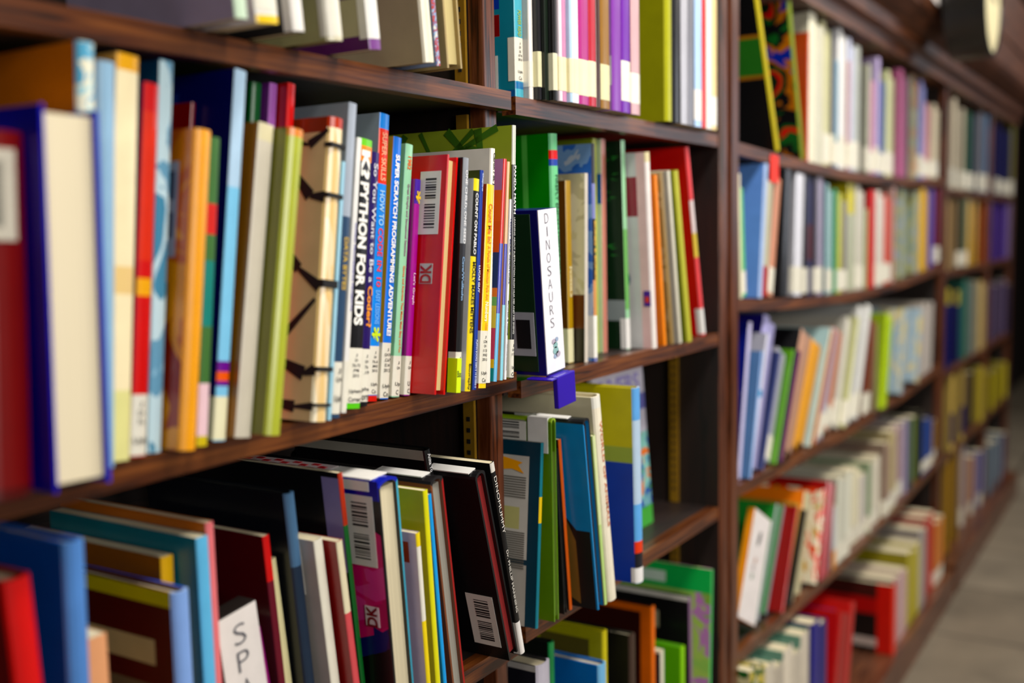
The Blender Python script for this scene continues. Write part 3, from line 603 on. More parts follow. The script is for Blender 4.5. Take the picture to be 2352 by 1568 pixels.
for i in range(26):
    rr = random.Random(i); cy = .018+.028*(rr.random()-.5)*1.3; cz = .595*H_+.05*(rr.random()-.5)*1.5; s = .012+.010*rr.random()
    fl.poly([(-.0003-i*.00001, max(.001, cy+s*math.cos(a*math.pi/4)*(1+.3*math.sin(3*a))), cz+s*math.sin(a*math.pi/4)) for a in range(8)][::-1], print_mat(rr.choice(['#b01c5c', '#c8286c', '#94208c', '#d04c8c', '#a01038'])))
for i in range(8):
    rr = random.Random(i+70); cy = .022+.04*(rr.random()-.5); cz = (.30+.2*rr.random())*H_; s = .02
    fl.poly([(-.00025-i*.00001, max(.001, cy+s*math.cos(a*math.pi/4)), cz+s*math.sin(a*math.pi/4)) for a in range(8)][::-1], print_mat(rr.choice(['#141c5c', '#0c1448', '#2c1448'])))
fl.build('flower_picture', r_)
barcode(r_, (-.0008, .024, .800*H_), .034, .066)
b = MB(); b.box(-.0012, -.0008, .010, .026, .42*H_, .50*H_, print_mat('#e4d4d8', .3)); lg = b.build('publisher_logo', r_)
lettering('logo_letters', 'DK', (-.0013, .018, .46*H_), .020, .012, 'coverup', print_mat('#7c1c28'), lg, .03)
b = MB(); b.box(.002, .026, .01, .065, H_-.0003, H_+.0008, print_mat('#e8e6e0', .5, 0)); b.box(-.0009, .002, .01, .065, H_-.010, H_-.001, print_mat('#e8e6e0', .5, 0)); lb = b.build('call_number_label', r_)
lettering('title', 'T. Area', (-.0010, .092, H_-.008), .05, .011, 'cover', print_mat('#e4e2e8'), r_, .02)
b = MB(); b.box(.001, .027, .068, .225, H_-.0003, H_+.0004, print_mat('#e8dcdc'))
b.box(-.0006, .0, .0, .23, H_-.018, H_, print_mat('#141c90')); b.build('spine_band', r_)
b = MB()
for i in range(12):
    for j in range(2): b.box(.004+.011*j+(i % 2)*.005, .009+.011*j+(i % 2)*.005, .075+i*.012, .084+i*.012, H_-.0003, H_+.0006, print_mat('#d03038'))
b.build('check_pattern', r_)
bk('L1', 'lilac paperback with brown daisy on cover', 997, 0, 1222, 966, yf=-.036, sp='#e8d018', cv='#c0acc0', k='s', th=.006, bands=[(1252, 1420, '#e8e4d8')], art=[(.05, .5, .84, .95, '#9c3c14'), (.2, .4, .72, .76, '#1c1c1c')])
bk('L1', 'bright yellow hardcover', 1018, 0, 1124, 984, yf=-.034, sp='#d8d424', cv='#b0ac14', k='s', th=.007)
bk('L1', 'slim sky blue book', 1032, 0, 1134, 992, yf=-.034, sp='#3c9ce0', cv='#2c80c0', k='s', th=.005)
r_, th_, H_, W_ = bk('L1', 'thick dark hardcover, spine up, grey page block', 1070, 0, 1092, 1016, yf=-.034, sp='#141214', cv='#6c3c24', rcv='#901c14', k='u', th=.020, W=.24, page='#98948a', full='thick hardcover stored spine up with white label and grey page block')
b = MB(); b.box(.003, .017, .012, .070, H_-.0003, H_+.0008, print_mat('#e0deda', .5, 0)); b.build('call_number_label', r_)
bk('L1', 'tall black hardcover with white author name', None, 0, 1032, 990, yf=.02, sp='#0c0c0e', cv='#0a0a0c', k='h', th=.010, lean=-12, fix=True, full='tall plain black hardcover with white author name, set back, lower shelf nearest bay', ttl=[('Anita Yo', '#d8d8d8', 1040, 1080, .5)], art=[(0, 1, .955, 1, '#a09c90')])
r_, th_, H_, W_ = bk('L1', 'massive black hardcover stored spine up', 1190, 0, 1084, 1112, yf=-.05, sp='#0e0e10', cv='#08080a', rcv='#0c0c0e', k='u', th=.018, W=.25, page='#7c1c1c', full='massive black hardcover stored spine up with barcode near its foot')
b = MB(); b.box(.001, .014, .008, .060, H_-.0003, H_+.0008, print_mat('#dcdad6', .5, 0)); lb = b.build('call_number_label', r_)
barcode(r_, (-.0003, .024, .21*H_), .034, .062)
lettering('call_number_print', '388 .P58', (.0075, .034, H_+.0011), .04, .006, 'flat', BLACK, lb) if False else None
bk('L1', 'black paperback with worn white corners and silver title', 1207, 0, 1062, 1136, yf=-.036, sp='#0c0c0e', cv='#101012', k='s', th=.0075, W=.2, full='black leaning book with worn white corners and silver spine title', lab=(1422, 1512, '#e4e0dc'), bands=[(1062, 1082, '#d8d4cc'), (1505, 1520, '#a8a49c')],
   ttl=[('DINOMUMMY', '#d8d4cc', 1092, 1218, .62, 'down', .5, .0), ('Dr. PHILLIP MANNING', '#b8b4ac', 1256, 1400, .5)])
b = MB(); ro = ALL[-1][0]
rr = random.Random(5)
for i in range(14):
    y = rr.random()*.03; s = .002+.003*rr.random(); b.poly([(-.0004, y, .985*.30-rr.random()*.004+.0), (-.0004, y+s, .985*.30-.006), (-.0004, y+s*1.5, .29)], print_mat('#c8c4bc', .8, 0))

# ---- top shelf, second bay
r_, th_, H_, W_ = bk('T2', 'teal science paperback with picture tiles', 1205, 205, -190, yf=.01, th=.017, sp='#58aabc', cv='#2c7c90', k='s', W=.19, bands=[(190, 206, '#1c6ca0')], lab=(88, 188), ltx=[('J', False), ('QD', False), ('35', False), ('.074', False), ('2010', False), ('', None), ('Uph', True), ('Co', True)], ttl=[('POWER READ', '#98a840', 25, 85, .4)],
   full='teal blue paperback with small picture tiles, top shelf beside the divider', art=[(.1, .8, .50, .58, '#1c3c9c'), (.1, .8, .35, .47, '#7c1418'), (0, 1, 0, .05, '#105c98')])
barcode(r_, (-.0008, .034, .13*H_), .022, .045)
bk('T2', 'glossy white hardcover', 1228, 208, -190, sp='#ece6e0', cv='#b8b4b0', k='h', full='glossy white hardcover right of the teal paperback, top shelf', lab=(140, 200, '#ece8da'))
bk('T2', 'black paperback', 1247, 208, -190, sp='#121014', cv='#0c0c0e', k='s', lab=(118, 200, '#dcd8b4'), full='black paperback with cream call label right of the glossy white hardcover')
bk('T2', 'black-green book', 1263, 212, -190, sp='#101c12', cv='#0c140e', k='s', full='dark green-black book without label, left side of second bay top shelf')
bk('T2', 'black book, wide cream label', 1283, 214, -190, sp='#100e10', cv='#0c0c0e', k='s', lab=(122, 208, '#e0dcc0'), full='black book with wide cream label beside the green-black one')
T2 = [(1294, '#e8dce4', 218, 'pearl white', 1), (1304, '#c890b0', 220, 'pink', 1), (1318, '#b8d0e4', 223, 'pale blue', 1), (1332, '#ece4ec', 225, 'white', 1), (1355, '#a8387c', 232, 'magenta', 1), (1372, '#b02838', 234, 'crimson', 1), (1382, '#3c1c14', 234, 'brown', 0)]
for xr, c, yb, nm, lb in T2:
    bk('T2', f'glossy {nm} paperback', xr, yb, -190, sp=c, cv=c, k='s', lab=(130+(xr-1294)*.15, yb-10, '#e6dfbe') if lb else None)
bk('T2', 'slim gold-brown book with cream label', 1403, 236, -190, sp='#8c6428', cv='#7c1430', k='s', lab=(150, 232, '#dcd6ac'))
bk('T2', 'violet paperback with barcode on cover', 1430, 238, -190, sp='#7c3c9c', cv='#9c78b8', k='s', art=[(.0, .3, .13, .28, '#c8c4d0')])
bk('T2', 'royal purple paperback with white streaked spine', 1450, 238, -190, sp='#6c2c9c', cv='#141848', k='s', lab=(142, 234, '#ece8d8'), bands=[(0, .0, '#fff')])
bk('T2', 'maroon book with pinkish white spine', 1472, 242, -190, sp='#c8a4a8', cv='#5c101c', k='s', lab=(170, 240, '#e8e4d8'))
r_, th_, H_, W_ = bk('T2', 'large olive-yellow hardcover facing sideways', 1547, 254, -190, sp='#a8a838', cv='#84861c', k='h', W=.24, th=.02, full='large olive-yellow hardcover on the top shelf of the second bay')
b = MB(); b.box(-.0006, -.0003, .056, .060, .30*H_, .62*H_, print_mat('#3c3c14', .6)); b.box(-.0006, -.0003, .06, .076, .14*H_, .20*H_, print_mat('#5c5c20', .6)); b.build('cover_print', r_)
bk('T2', 'matt black hardcover', 1566, 262, -190, sp='#0e0e10', cv='#08080a', k='h')
bk('T2', 'silver-grey glossy paperback', 1582, 272, -190, sp='#b4b4bc', cv='#5c5c60', k='s')
bk('T2', 'dark grey glossy paperback', 1596, 276, -190, sp='#74747c', cv='#38383c', k='s')
bk('T2', 'pale blue glossy book', 1614, 280, -190, sp='#b4d0f0', cv='#8ca8d0', k='s', lab=(198, 276, '#ece8e4'))
bk('T2', 'narrow scarlet book', 1624, 284, -190, sp='#c42420', cv='#a01414', k='s')
bk('T2', 'shiny white paperback', 1637, 288, -190, sp='#f0ece4', cv='#d8d4cc', k='s', lab=(205, 284, '#f0ece4'))
bk('T2', 'shiny cream and gold paperback', 1648, 292, -190, sp='#e4cc98', cv='#c8b080', k='s', lab=(210, 288, '#f0ece4'))

# ---- middle shelf, second bay
r_, th_, H_, W_ = bk('M2', 'large bright green hardcover', 1297, 850, 308, 1284, yf=.012, sp='#74c48c', cv='#168018', k='h', W=.25, th=.017, full='large bright green hardcover standing behind the DINOSAURS sign',
   bands=[(345, 365, '#d83430'), (365, 380, '#3048a0')], ttl=[('FIREFLY ENCYCLOPEDIA OF NORTH AMERICA', '#28583c', 400, 760, .35)], art=[(.12, .15, 0, 1, '#5cb450')])
def divider_sign():
    x1 = solve_x(1258, -.02, ZM2)
    z0 = ZM2; yf = -.035; p = at_y(1278, 495, yf); H = at_y(1278, 496, yf).z-z0; th = .040
    X1 = solve_x(1299, yf, z0); l = math.atan2(p.x-X1, H)
    root = empty('shelf_sign', (X1-th, yf, z0+th*abs(math.sin(l))+.0035), (0, l, 0)); tag(root, 'white DINOSAURS shelf sign on a navy holder with purple foot', 'sign')
    b = MB(); m = print_mat('#16145c', .35); g = print_mat('#0c2814', .4); b.box(0, th, .0012, .048, 0, H, m); b.box(-.0012, -.0001, .010, .048, .004, H-.004, g); b.build('sign_block', root, .0006)
    f = MB(); pm = print_mat('#3c2ca0', .3); f.box(.003, th-.001, -.006, .004, -.0030, -.0006, pm); f.box(.0, th, -.012, -.006, -.036, -.0006, pm); f.box(-.012, .0, -.012, .02, -.0030, -.0010, pm)
    f.build('sign_foot', root, .001)
    c = MB(); c.box(.0003, th-.0003, 0, .001, .002, H-.0005, print_mat('#eceaf0', .6, 0)); card = c.build('sign_card', root)
    for i, ch in enumerate('DINOSAURS'):
        lettering('sign_letter', ch, (th*(.42 if ch != 'I' else .42), -.0002, H*(.945-.079*i)), .008 if ch != 'I' else .0014, .0105, 'flat', print_mat('#707078', .7, 0), card, -.02)
    k = MB()
    for i, (cx, cz, s) in enumerate(((.013, .085, .004), (.011, .10, .0035), (.015, .105, .003), (.013, .065, .005), (.016, .05, .004), (.012, .045, .003))):
        k.poly([(cx*1.6+s*1.3*math.cos(a), -.0004, H*.03+cz*.30+s*.9*math.sin(a)) for a in [j*math.pi/4 for j in range(8)]], print_mat(['#8cb0b0', '#b0a8b8', '#98a8c0'][i % 3], .7, 0))
    k.build('dinosaur_drawing', card)
    q = MB(); q.box(-.0020, -.0012, .012, .040, .022, .070, print_mat('#9c9ca4', .4)); q.box(-.0022, -.0019, .017, .035, .030, .062, print_mat('#101014', .4)); q.build('framed_sticker', root)
divider_sign()
ROWS['M2']['x'] = max(ROWS['M2']['x'], solve_x(1300, .0, ZM2))
bk('M2', 'tan book with ochre spine', 1320, 832, 415, 1312, sp='#a88420', cv='#5c3410', k='s', lab=(752, 830, '#e0dab4'), ttl=[('FOSSILS', '#e8e0b8', 610, 680, .4)], th=.013)
bk('M2', 'fossil picture book with cream and brown cover', 1352, 832, 398, 1352, sp='#ccc4b8', cv=pic_mat(('#c4bc94', '#d0c8a8', '#b8b090', '#7c7458'), 16, 12), k='s', W=.19, th=.008, art=[(0, 1, .0, .18, '#241c10'), (0, .8, .18, .36, '#5c3018'), (.5, .9, .74, .8, '#b03020'), (.1, .8, .52, .56, '#1c1c1c')])
bk('M2', 'tall book with sky and clouds cover, banded gold and violet spine', 1374, 828, 330, 1367, sp='#7c80b4', cv=pic_mat(('#3458a8', '#4068b4', '#7c9cc8', '#b8c0d0'), 18, 14), k='s', th=.008, bands=[(330, 420, '#2c2c34'), (500, 640, '#18181c'), (640, 730, '#c89060')], lab=(722, 820, '#eceae4'), ttl=[('BONES & BONES', '#d8a860', 505, 640, .55, 'down', .5, .03)])
bk('M2', 'tall olive green hardcover peeking above', None, 0, 297, 1372, sp='#b0b858', cv='#8c9c38', k='h', yf=.045, th=.010, lean=0, W=.22)
bk('M2', 'pale green and blue paperback', None, 0, 320, 1392, sp='#b87868', cv='#c8d8b0', k='s', yf=.02, th=.012, lean=0, art=[(0, 1, .70, .84, '#2c64a4')])
bk('M2', 'grey fore-edge book with dark board', 1394, 826, 410, 1393, sp='#b8b8b0', cv='#c0c0b8', rcv='#1c1c3c', k='p', th=.012, W=.17, page='#c4c4bc')
bk('M2', 'tall dark green fern-covered picture book, pale green spine', 1450, 812, 283, 1435, sp='#9cd0a4', cv='#0c2410', k='s', th=.011, W=.25, bands=[(500, 700, '#6cac5c')], lab=(722, 805, '#eceae6'), art=[(0, .3, .14, .24, '#8c9494')])
r_ = ALL[-1][0]; b = MB(); rr = random.Random(3)
for i in range(46):
    y = .004+.06*rr.random(); z = rr.choice([.10+.05*rr.random(), .19+.06*rr.random(), .255+.03*rr.random()]); d = rr.random()*2-1
    b.poly([(-.0004, y, z), (-.0004, y+.010, z+.006*d), (-.0004, y+.011, z+.006*d+.0022)], print_mat('#2c7c30', .5))
b.build('fern_leaves', r_)
r_, th_, H_, W_ = bk('M2', 'white hardcover with maroon photo and blue ball', 1512, 803, 350, 1494, sp='#ece4e0', cv='#ccccca', k='h', th=.012, W=.22, full='white hardcover with maroon photo and dark blue ball on its cover', bands=[(350, 372, '#dcd0a8')], art=[(.0, .62, .68, .88, '#8c3440'), (.0, .06, 0, 1, '#e4c4c0')])
b = MB(); b.poly([(-.0006, .052+.020*math.cos(a), .36*H_+.018*math.sin(a)) for a in [j*math.pi/8 for j in range(16)]], print_mat('#1c4870')); b.box(-.0007, -.0003, .003, .013, .22*H_, .30*H_, print_mat('#4c2c8c')); b.box(-.0008, -.0003, .005, .011, .24*H_, .27*H_, print_mat('#d84c28')); b.build('cover_print', r_)
bk('M2', 'narrow orange book', 1532, 792, 402, 1510, sp='#f08c10', cv='#d87810', k='s', th=.008)
bk('M2', 'tan book with mottled cover', 1550, 792, 396, 1524, sp='#8c7448', cv=pic_mat(('#7c6438', '#8c7448', '#a0906c', '#6c5c30'), 20, 2), k='s', th=.010)
bk('M2', 'grey cream paperback', 1568, 790, 393, 1540, sp='#ccc8b8', cv='#a8a49c', k='s', th=.009)
bk('M2', 'olive green hardcover with light edge', 1592, 784, 394, 1560, sp='#b4b450', cv='#70780c', k='h', th=.013)
bk('M2', 'large tomato red hardcover leaning left', 1622, 770, 303, 1580, sp='#e45c60', cv='#c41008', k='h', th=.010, W=.25, lab=(700, 765, '#eceae8'), bands=[(430, 510, '#e8d8d8'), (510, 570, '#d8c05c')])

# ---- lower shelf, second bay
r_, th_, H_, W_ = bk('L2', 'dark teal paperback with white text panel and gold star', 1238, 1475, 1016, 1251, sp='#1c6c7c', cv='#0c3444', k='s', th=.006, W=.16, yp=None, art=[(.09, 1, .36, .92, '#c0bcb4'), (.09, 1, .0, .33, '#aca8a0'), (.16, 1, .52, .64, '#b4b078')], bands=[(1140, 1200, '#d8b820')])
b = MB(); st_ = [(.052, .91), (.024, .885), (.030, .868), (.022, .825), (.038, .845), (.055, .835)]
b.poly([(-.0005, y, z*H_) for y, z in st_], print_mat('#e8a010')); b.build('gold_star', r_); b = MB()
for i in range(26):
    if i == 9: b.build('text_block', r_); b = MB()
    z = (.80-.0135*i if i < 9 else .50-.012*(i-9))*H_; b.box(-.0005, -.0003, .019, .075+.01*math.sin(i*2.1), z, z+.0012, print_mat('#5c5850', .6, 0))
b.build('text_block', r_)
r_, th_, H_, W_ = bk('L2', 'apple green hardcover, spine up', 1284, 1472, 958, 1276, sp='#94b43c', cv='#587c10', k='u', th=.011, W=.23, full='apple green hardcover stored spine up with white label and barcode', art=[(0, .14, .15, .9, '#8c8c78')])
barcode(r_, (-.0003, .055, .93*H_), .045, .022); b = MB(); b.box(-.0008, .009, .004, .030, H_-.040, H_+.0007, print_mat('#e0deda', .5, 0)); b.build('call_number_label', r_)
bk('L2', 'thin white paged book with black top', 1303, 1460, 1030, 1282, sp='#e8e6e0', cv='#101010', rcv='#101010', k='p', th=.007, page='#ecebe6', W=.18)
bk('L2', 'thin orange and brown book', 1316, 1452, 1008, 1290, sp='#c45c1c', cv='#100c0c', k='s', th=.006)
r_, th_, H_, W_ = bk('L2', 'azure blue and black hardcover, spine up', 1388, 1420, 960, 1353, sp='#141418', cv='#1c80b8', rcv='#0c0c0e', k='u', th=.016, W=.24, full='azure blue hardcover stored spine up with white barcode and dark lower cover', page='#241c18')
barcode(r_, (-.0003, .075, .88*H_), .030, .062); b = MB(); b.box(.0, .010, .02, .07, H_-.0003, H_+.0007, print_mat('#e0deda', .5, 0)); b.build('call_number_label', r_)
b = MB(); dk = print_mat('#0c0a0a', .5); b.poly([(-.0004, .002, 0), (-.0004, .002, .42*H_), (-.0004, .02, .42*H_), (-.0004, .04, .52*H_), (-.0004, .09, .66*H_), (-.0004, .16, .66*H_), (-.0004, .16, 0)], dk)
b.poly([(-.0006, .022, .02*H_), (-.0006, .022, .36*H_), (-.0006, .035, .50*H_), (-.0006, .055, .60*H_), (-.0006, .060, .45*H_), (-.0006, .055, .1*H_)], print_mat('#7c5c30')); b.build('cover_print', r_)
bk('L2', 'pale lime and cream slim book', 1396, 1412, 1000, 1368, sp='#d8e4b0', cv='#a8cc68', k='s', th=.006, bands=[(1200, 1412, '#b8d488')])
r_, th_, H_, W_ = bk('L2', 'thick cream hardcover with white spine', 1420, 1378, 905, 1382, sp='#ece4d0', cv='#c8c0a4', k='h', th=.018, W=.22, ttl=[('WORLD OF ANIMALS', '#c07858', 960, 1200, .3)], bands=[(905, 930, '#e8e6dc')])
r_, th_, H_, W_ = bk('L2', 'yellow and blue hardcover with sky blue spine', 1482, 1340, 888, 1474, sp='#b8cce0', cv='#b4ac1c', k='h', th=.019, W=.19, full='yellow and blue hardcover with pale blue spine, beside the empty shelf space', art=[(0, .6, 0, .62, '#103c98'), (.6, 1, 0, .55, '#08080c'), (0, .5, .62, .70, '#8c9c48')], bands=[(1150, 1240, '#6ca8e0'), (1235, 1262, '#d84818'), (1262, 1300, '#181820'), (888, 960, '#6ca4dc')], lab=(1296, 1338, '#e8e6e4'))
def leaning_cover_book():
    root = empty('picture_book', (1.30, .055, ZL2+.0005), (math.radians(-4), 0, 0))
    tag(root, 'white, purple and green picture book propped face out at the back of shelf', 'book', ROWS['L2']['group'])
    H = .245; W = .165; b = MB(); t = .006
    cm = [print_mat('#b8b4c0'), print_mat('#5c5c9c'), pic_mat(('#4c8c50', '#2c4c94', '#7cb0a8', '#c86c3c'), 30, 8), print_mat('#3c9434')]
    lv = [(0, .12, cm[3]), (.12, .58, cm[2]), (.58, .72, cm[0]), (.72, .82, cm[1]), (.82, 1, cm[0])]
    for a, c, m in lv: b.box(0, W, 0, .0015, a*H, c*H, m)
    b.box(0, W, t-.0015, t, 0, H, cm[0]); b.box(0, .0012, .0015, t-.0015, 0, H, cm[0])
    b.build('cover', root); g = MB(); g.box(.0014, W-.002, .0017, t-.0017, .002, H-.002, page_mat()); g.build('pages', root)
    for s, z, c in (('RIVERS', .90, '#8c84b4'),): lettering('title', s, (W*.5, -.0003, z*H), W*.8, .026, 'flat', matte(c), root, .03)
leaning_cover_book()

# ---- bottom shelf, second bay
bk('Q2', 'grey-white book, black wavy cover top', None, 0, 1512, 1268, sp='#b8b4c0', cv='#14141c', k='h', th=.03, yf=.0, lean=0, art=[(0, 1, .97, 1, '#a8a4a0')])
bk('Q2', 'black book with green edge and white wavy lines', None, 0, 1470, 1276, sp='#2c8c4c', cv='#101410', k='h', th=.012, yf=.045, lean=0)
bk('Q2', 'sky blue paperback with lettering', None, 0, 1518, 1396, sp='#7cb4dc', cv='#2c68b0', k='h', th=.02, yf=.0, lean=0, W=.2)
bk('Q2', 'mustard book with black print', None, 0, 1445, 1397, sp='#ccc040', cv='#a09c30', k='h', th=.012, yf=.03, lean=0, W=.2, art=[(.1, .5, .8, .93, '#544c20')])
bk('Q2', 'black hardcover with cream fore-edge', None, 0, 1452, 1462, sp='#3c2c24', cv='#08080a', k='h', th=.016, yf=.02, lean=0)
bk('Q2', 'dark brown book with bright orange border', None, 0, 1390, 1506, sp='#e07414', cv='#2c0c08', k='h', th=.010, yf=.045, lean=0, art=[(0, 1, .94, 1, '#c86414'), (0, .1, 0, 1, '#c86414')])
bk('Q2', 'black and cream paperback', None, 0, 1490, 1526, sp='#dcd8c4', cv='#101420', k='s', th=.012, yf=.008, lean=0, art=[(0, 1, .96, 1, '#c8c4b0')])
bk('Q2', 'lime green hardcover', None, 0, 1482, 1575, sp='#8ccc20', cv='#5ca40c', k='h', th=.012, yf=.03, lean=0)
bk('Q2', 'black book with white top edge and violet spine', None, 0, 1368, 1590, sp='#8c6c8c', cv='#0c0a0c', k='h', th=.008, yf=.035, lean=-1, art=[(0, 1, .95, 1, '#d0ccc4'), (.3, .75, .62, .80, '#a8a084')])
bk('Q2', 'green, white and pink picture book at right end', None, 0, 1306, 1640, sp='#54b468', cv=pic_mat(('#8cb45c', '#9cb860', '#b078b0', '#7ca048'), 18, 6), k='s', th=.006, yf=.02, lean=3, W=.2, art=[(0, 1, .80, 1, '#2ca850'), (.4, 1, .84, .93, '#c8dccc')])
def paper_sheet():
    p = at_y(1545, 1300, .16); X = min(p.x, XP3-.05); b = MB(); H = .27; m = print_mat('#c4bccb', .7, 0)
    f = [(-.03, 0, 0), (.03, 0, 0), (.03, 0, H-.03), (.015, 0, H), (-.03, 0, H-.05)]
    b.poly(f, m); b.poly([(x, .0006, z) for x, y, z in reversed(f)], m)
    for i in range(5): a, c = f[i], f[(i+1) % 5]; b.poly([a, (a[0], .0006, a[2]), (c[0], .0006, c[2]), c], m)
    o = b.build('paper_sheet'); o.location = (X, .252, ZQ2); tag(o, 'lilac-white paper sheet sticking up behind the bottom shelf books, second bay', 'paper')
paper_sheet()
# ------------------------------------------------------------------ the wide bookcase and the farthest one (soft focus)
def frow(key, z, x0, x1, phrase, group, top=None):
    row(key, z, x0, phrase, group, x1, top); ROWS[key]['far'] = True
frow('A3', ZA3, XB3+.003, XP4-.004, 'top shelf of wide bookcase', 'books on the top shelf of the wide bookcase', ZF-.002)
frow('B3', ZB3, XB3+.003, XP4-.004, 'second shelf of wide bookcase', 'books on the second shelf of the wide bookcase', lambda x: ZA3(x)-.022)
frow('C3', ZC3, XB3+.003, XP4-.004, 'middle shelf of wide bookcase', 'books on the middle shelf of the wide bookcase', lambda x: ZB3(x)-.022)
frow('D3', ZD3, XB3+.003, XP4-.004, 'fourth shelf of wide bookcase', 'books on the fourth shelf of the wide bookcase', lambda x: ZC3(x)-.022)
frow('E3', ZE3, XB3+.003, XP4-.004, 'bottom of wide bookcase', 'books on the bottom shelf of the wide bookcase', lambda x: ZD3(x)-.022)
for k, z, nm, tp in (('A', ZA4, 'top shelf', ZF), ('B', ZB4, 'second shelf', ZA4-.021), ('C', ZC4, 'middle shelf', ZB4-.021), ('D', ZD4, 'fourth shelf', ZC4-.021), ('E', ZE4, 'bottom', ZD4-.021)):
    frow(k+'4', z, XB4+.003, XP5-.003, nm+' of farthest bookcase', 'books on the '+nm+' of the farthest bookcase', tp)
    frow(k+'5', z, XB5+.003, XE-.034, nm+' of end bay', 'books in the end bay, '+nm, tp)
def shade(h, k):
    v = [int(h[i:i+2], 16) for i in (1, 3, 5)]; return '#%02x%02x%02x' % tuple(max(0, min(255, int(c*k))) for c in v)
RF = random.Random(11)
def far(rk, entries, y0=.002, wmax=.058):
    r = ROWS[rk]
    for e in entries:
        xr, yt, name, col = e[:4]; o = dict(e[4]) if len(e) > 4 else {}
        xt = o.pop('xt', None); yy = o.pop('y', y0+RF.uniform(-.006, .012)); gap = o.pop('empty', 0); wm = o.pop('wmax', wmax if xr < 2175 else .2); lb = o.pop('lb', 0); pat = o.pop('pic', None)
        if r['x1']-r['x'] < .012: continue
        z0 = zr(r, r['x']+.05); X1 = min(r['x1'], solve_x(xr, yy, z0)); X1 = solve_x(xr, yy, zr(r, X1))
        p = at_y(xt if xt else xr, yt, yy) if xt else None
        z1 = zr(r, X1)
        H = (p.z-z1) if xt else solve_z(yt, X1, yy)-z1
        ln = math.degrees(math.atan2(p.x-X1, p.z-z1)) if xt else 0
        if gap: r['x'] = max(r['x'], X1-gap); r['lean'] = math.radians(ln); r['h'] = H
        span = X1-r['x']; n = max(1, math.ceil(span/wm)) if span > 0 else 1
        if n > 5: n = 5; r['x'] = X1-5*wm; span = 5*wm
        x_ = r['x']
        for i in range(n):
            if r['x1']-r['x']-max(0, H*math.sin(math.radians(ln))) < (.011 if xt else .009): break
            px = proj((x_+span*(i+1)/n, yy, z1))[0] if span > 0 else xr
            nm = name if n == 1 else (['', 'darker ', 'paler ', 'deep ', 'faded '][i]+name)
            k = [1, .88, 1.08, .95, 1.02][i]
            h = H*[1, .94, .985, .90, .965][i]
            c = shade(col, k); q = proj((x_+span*(i+1)/n+h*math.tan(math.radians(ln)), yy, z1+h))
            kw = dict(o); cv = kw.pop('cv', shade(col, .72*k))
            lab = None
            b_ = proj((x_+span*(i+1)/n, yy, z1))[1]
            if lb: lab = (q[1]+(b_-q[1])*.76, q[1]+(b_-q[1])*.97, '#e0dccc')
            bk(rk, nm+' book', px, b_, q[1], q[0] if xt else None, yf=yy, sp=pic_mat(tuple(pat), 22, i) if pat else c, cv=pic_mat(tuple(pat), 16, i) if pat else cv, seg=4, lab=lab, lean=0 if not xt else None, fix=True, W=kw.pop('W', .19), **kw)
# top shelf of the wide bookcase
r_, th_, H_, W_ = bk('A3', 'large black and green picture book', 1793, 330, -30, 1741, yf=-.008, th=.014, sp='#c4b428', cv='#0a0a0c', k='h', W=.26, seg=4, fix=True, art=[(0, 1, .48, .70, '#2c7024'), (0, 1, .46, .48, '#a87030'), (0, 1, .70, .72, '#a87030')], full='large black picture book with green band, first on the wide bookcase')
barcode(r_, (-.0008, .085, .84*H_), .055, .055)
bk('A3', 'parrot-patterned picture book', 1850, 322, -30, 1815, yf=.0, th=.014, sp='#7c8c2c', cv=pic_mat(('#0c1c0c', '#c8201c', '#14501c', '#0a0a0c', '#a86420', '#182c8c'), 11, 5), k='h', W=.26, seg=4, fix=True, full='picture book with red, green and black pattern, top of wide bookcase')
far('A3', [(1858, 75, 'orange', '#d05820', dict(th=.008)), (1892, 48, 'cream', '#ece8d0'), (1906, 52, 'ivory', '#dcd8a8', dict(lb=1)), (1916, 66, 'grey', '#8c8c94', dict(lb=1)), (1926, 142, 'teal blue', '#3c7c94', dict(lb=1)),
  (1942, 66, 'glossy white', '#fbf8f4', dict(lb=1)), (1950, 140, 'pale pink', '#e4bcc0', dict(lb=1)), (1962, 95, 'lilac white', '#ccd0e4', dict(lb=1)), (1974, 110, 'silver', '#b8bcb4', dict(lb=1)), (1979, 160, 'black', '#14140f'),
  (1998, 150, 'beige grey', '#b4b4a0', dict(lb=1)), (2008, 190, 'rose', '#c088a0', dict(lb=1)), (2019, 135, 'pale violet', '#c0b0d8', dict(lb=1)), (2032, 178, 'blue', '#3c5c9c', dict(lb=1)), (2052, 170, 'yellow green', '#ccd0a0', dict(lb=1)),
  (2082, 168, 'mauve', '#b05c84'), (2090, 175, 'dark green', '#3c4c34'), (2106, 180, 'peach dotted', '#c8b088', dict(pic=('#c0b890', '#c88c60', '#a8b090', '#d0c8a8'))), (2122, 190, 'lavender', '#8c90d0', dict(lb=1)), (2134, 240, 'salmon', '#d8989c', dict(lb=1)), (2155, 245, 'cream white', '#e0d4b8', dict(lb=1))])
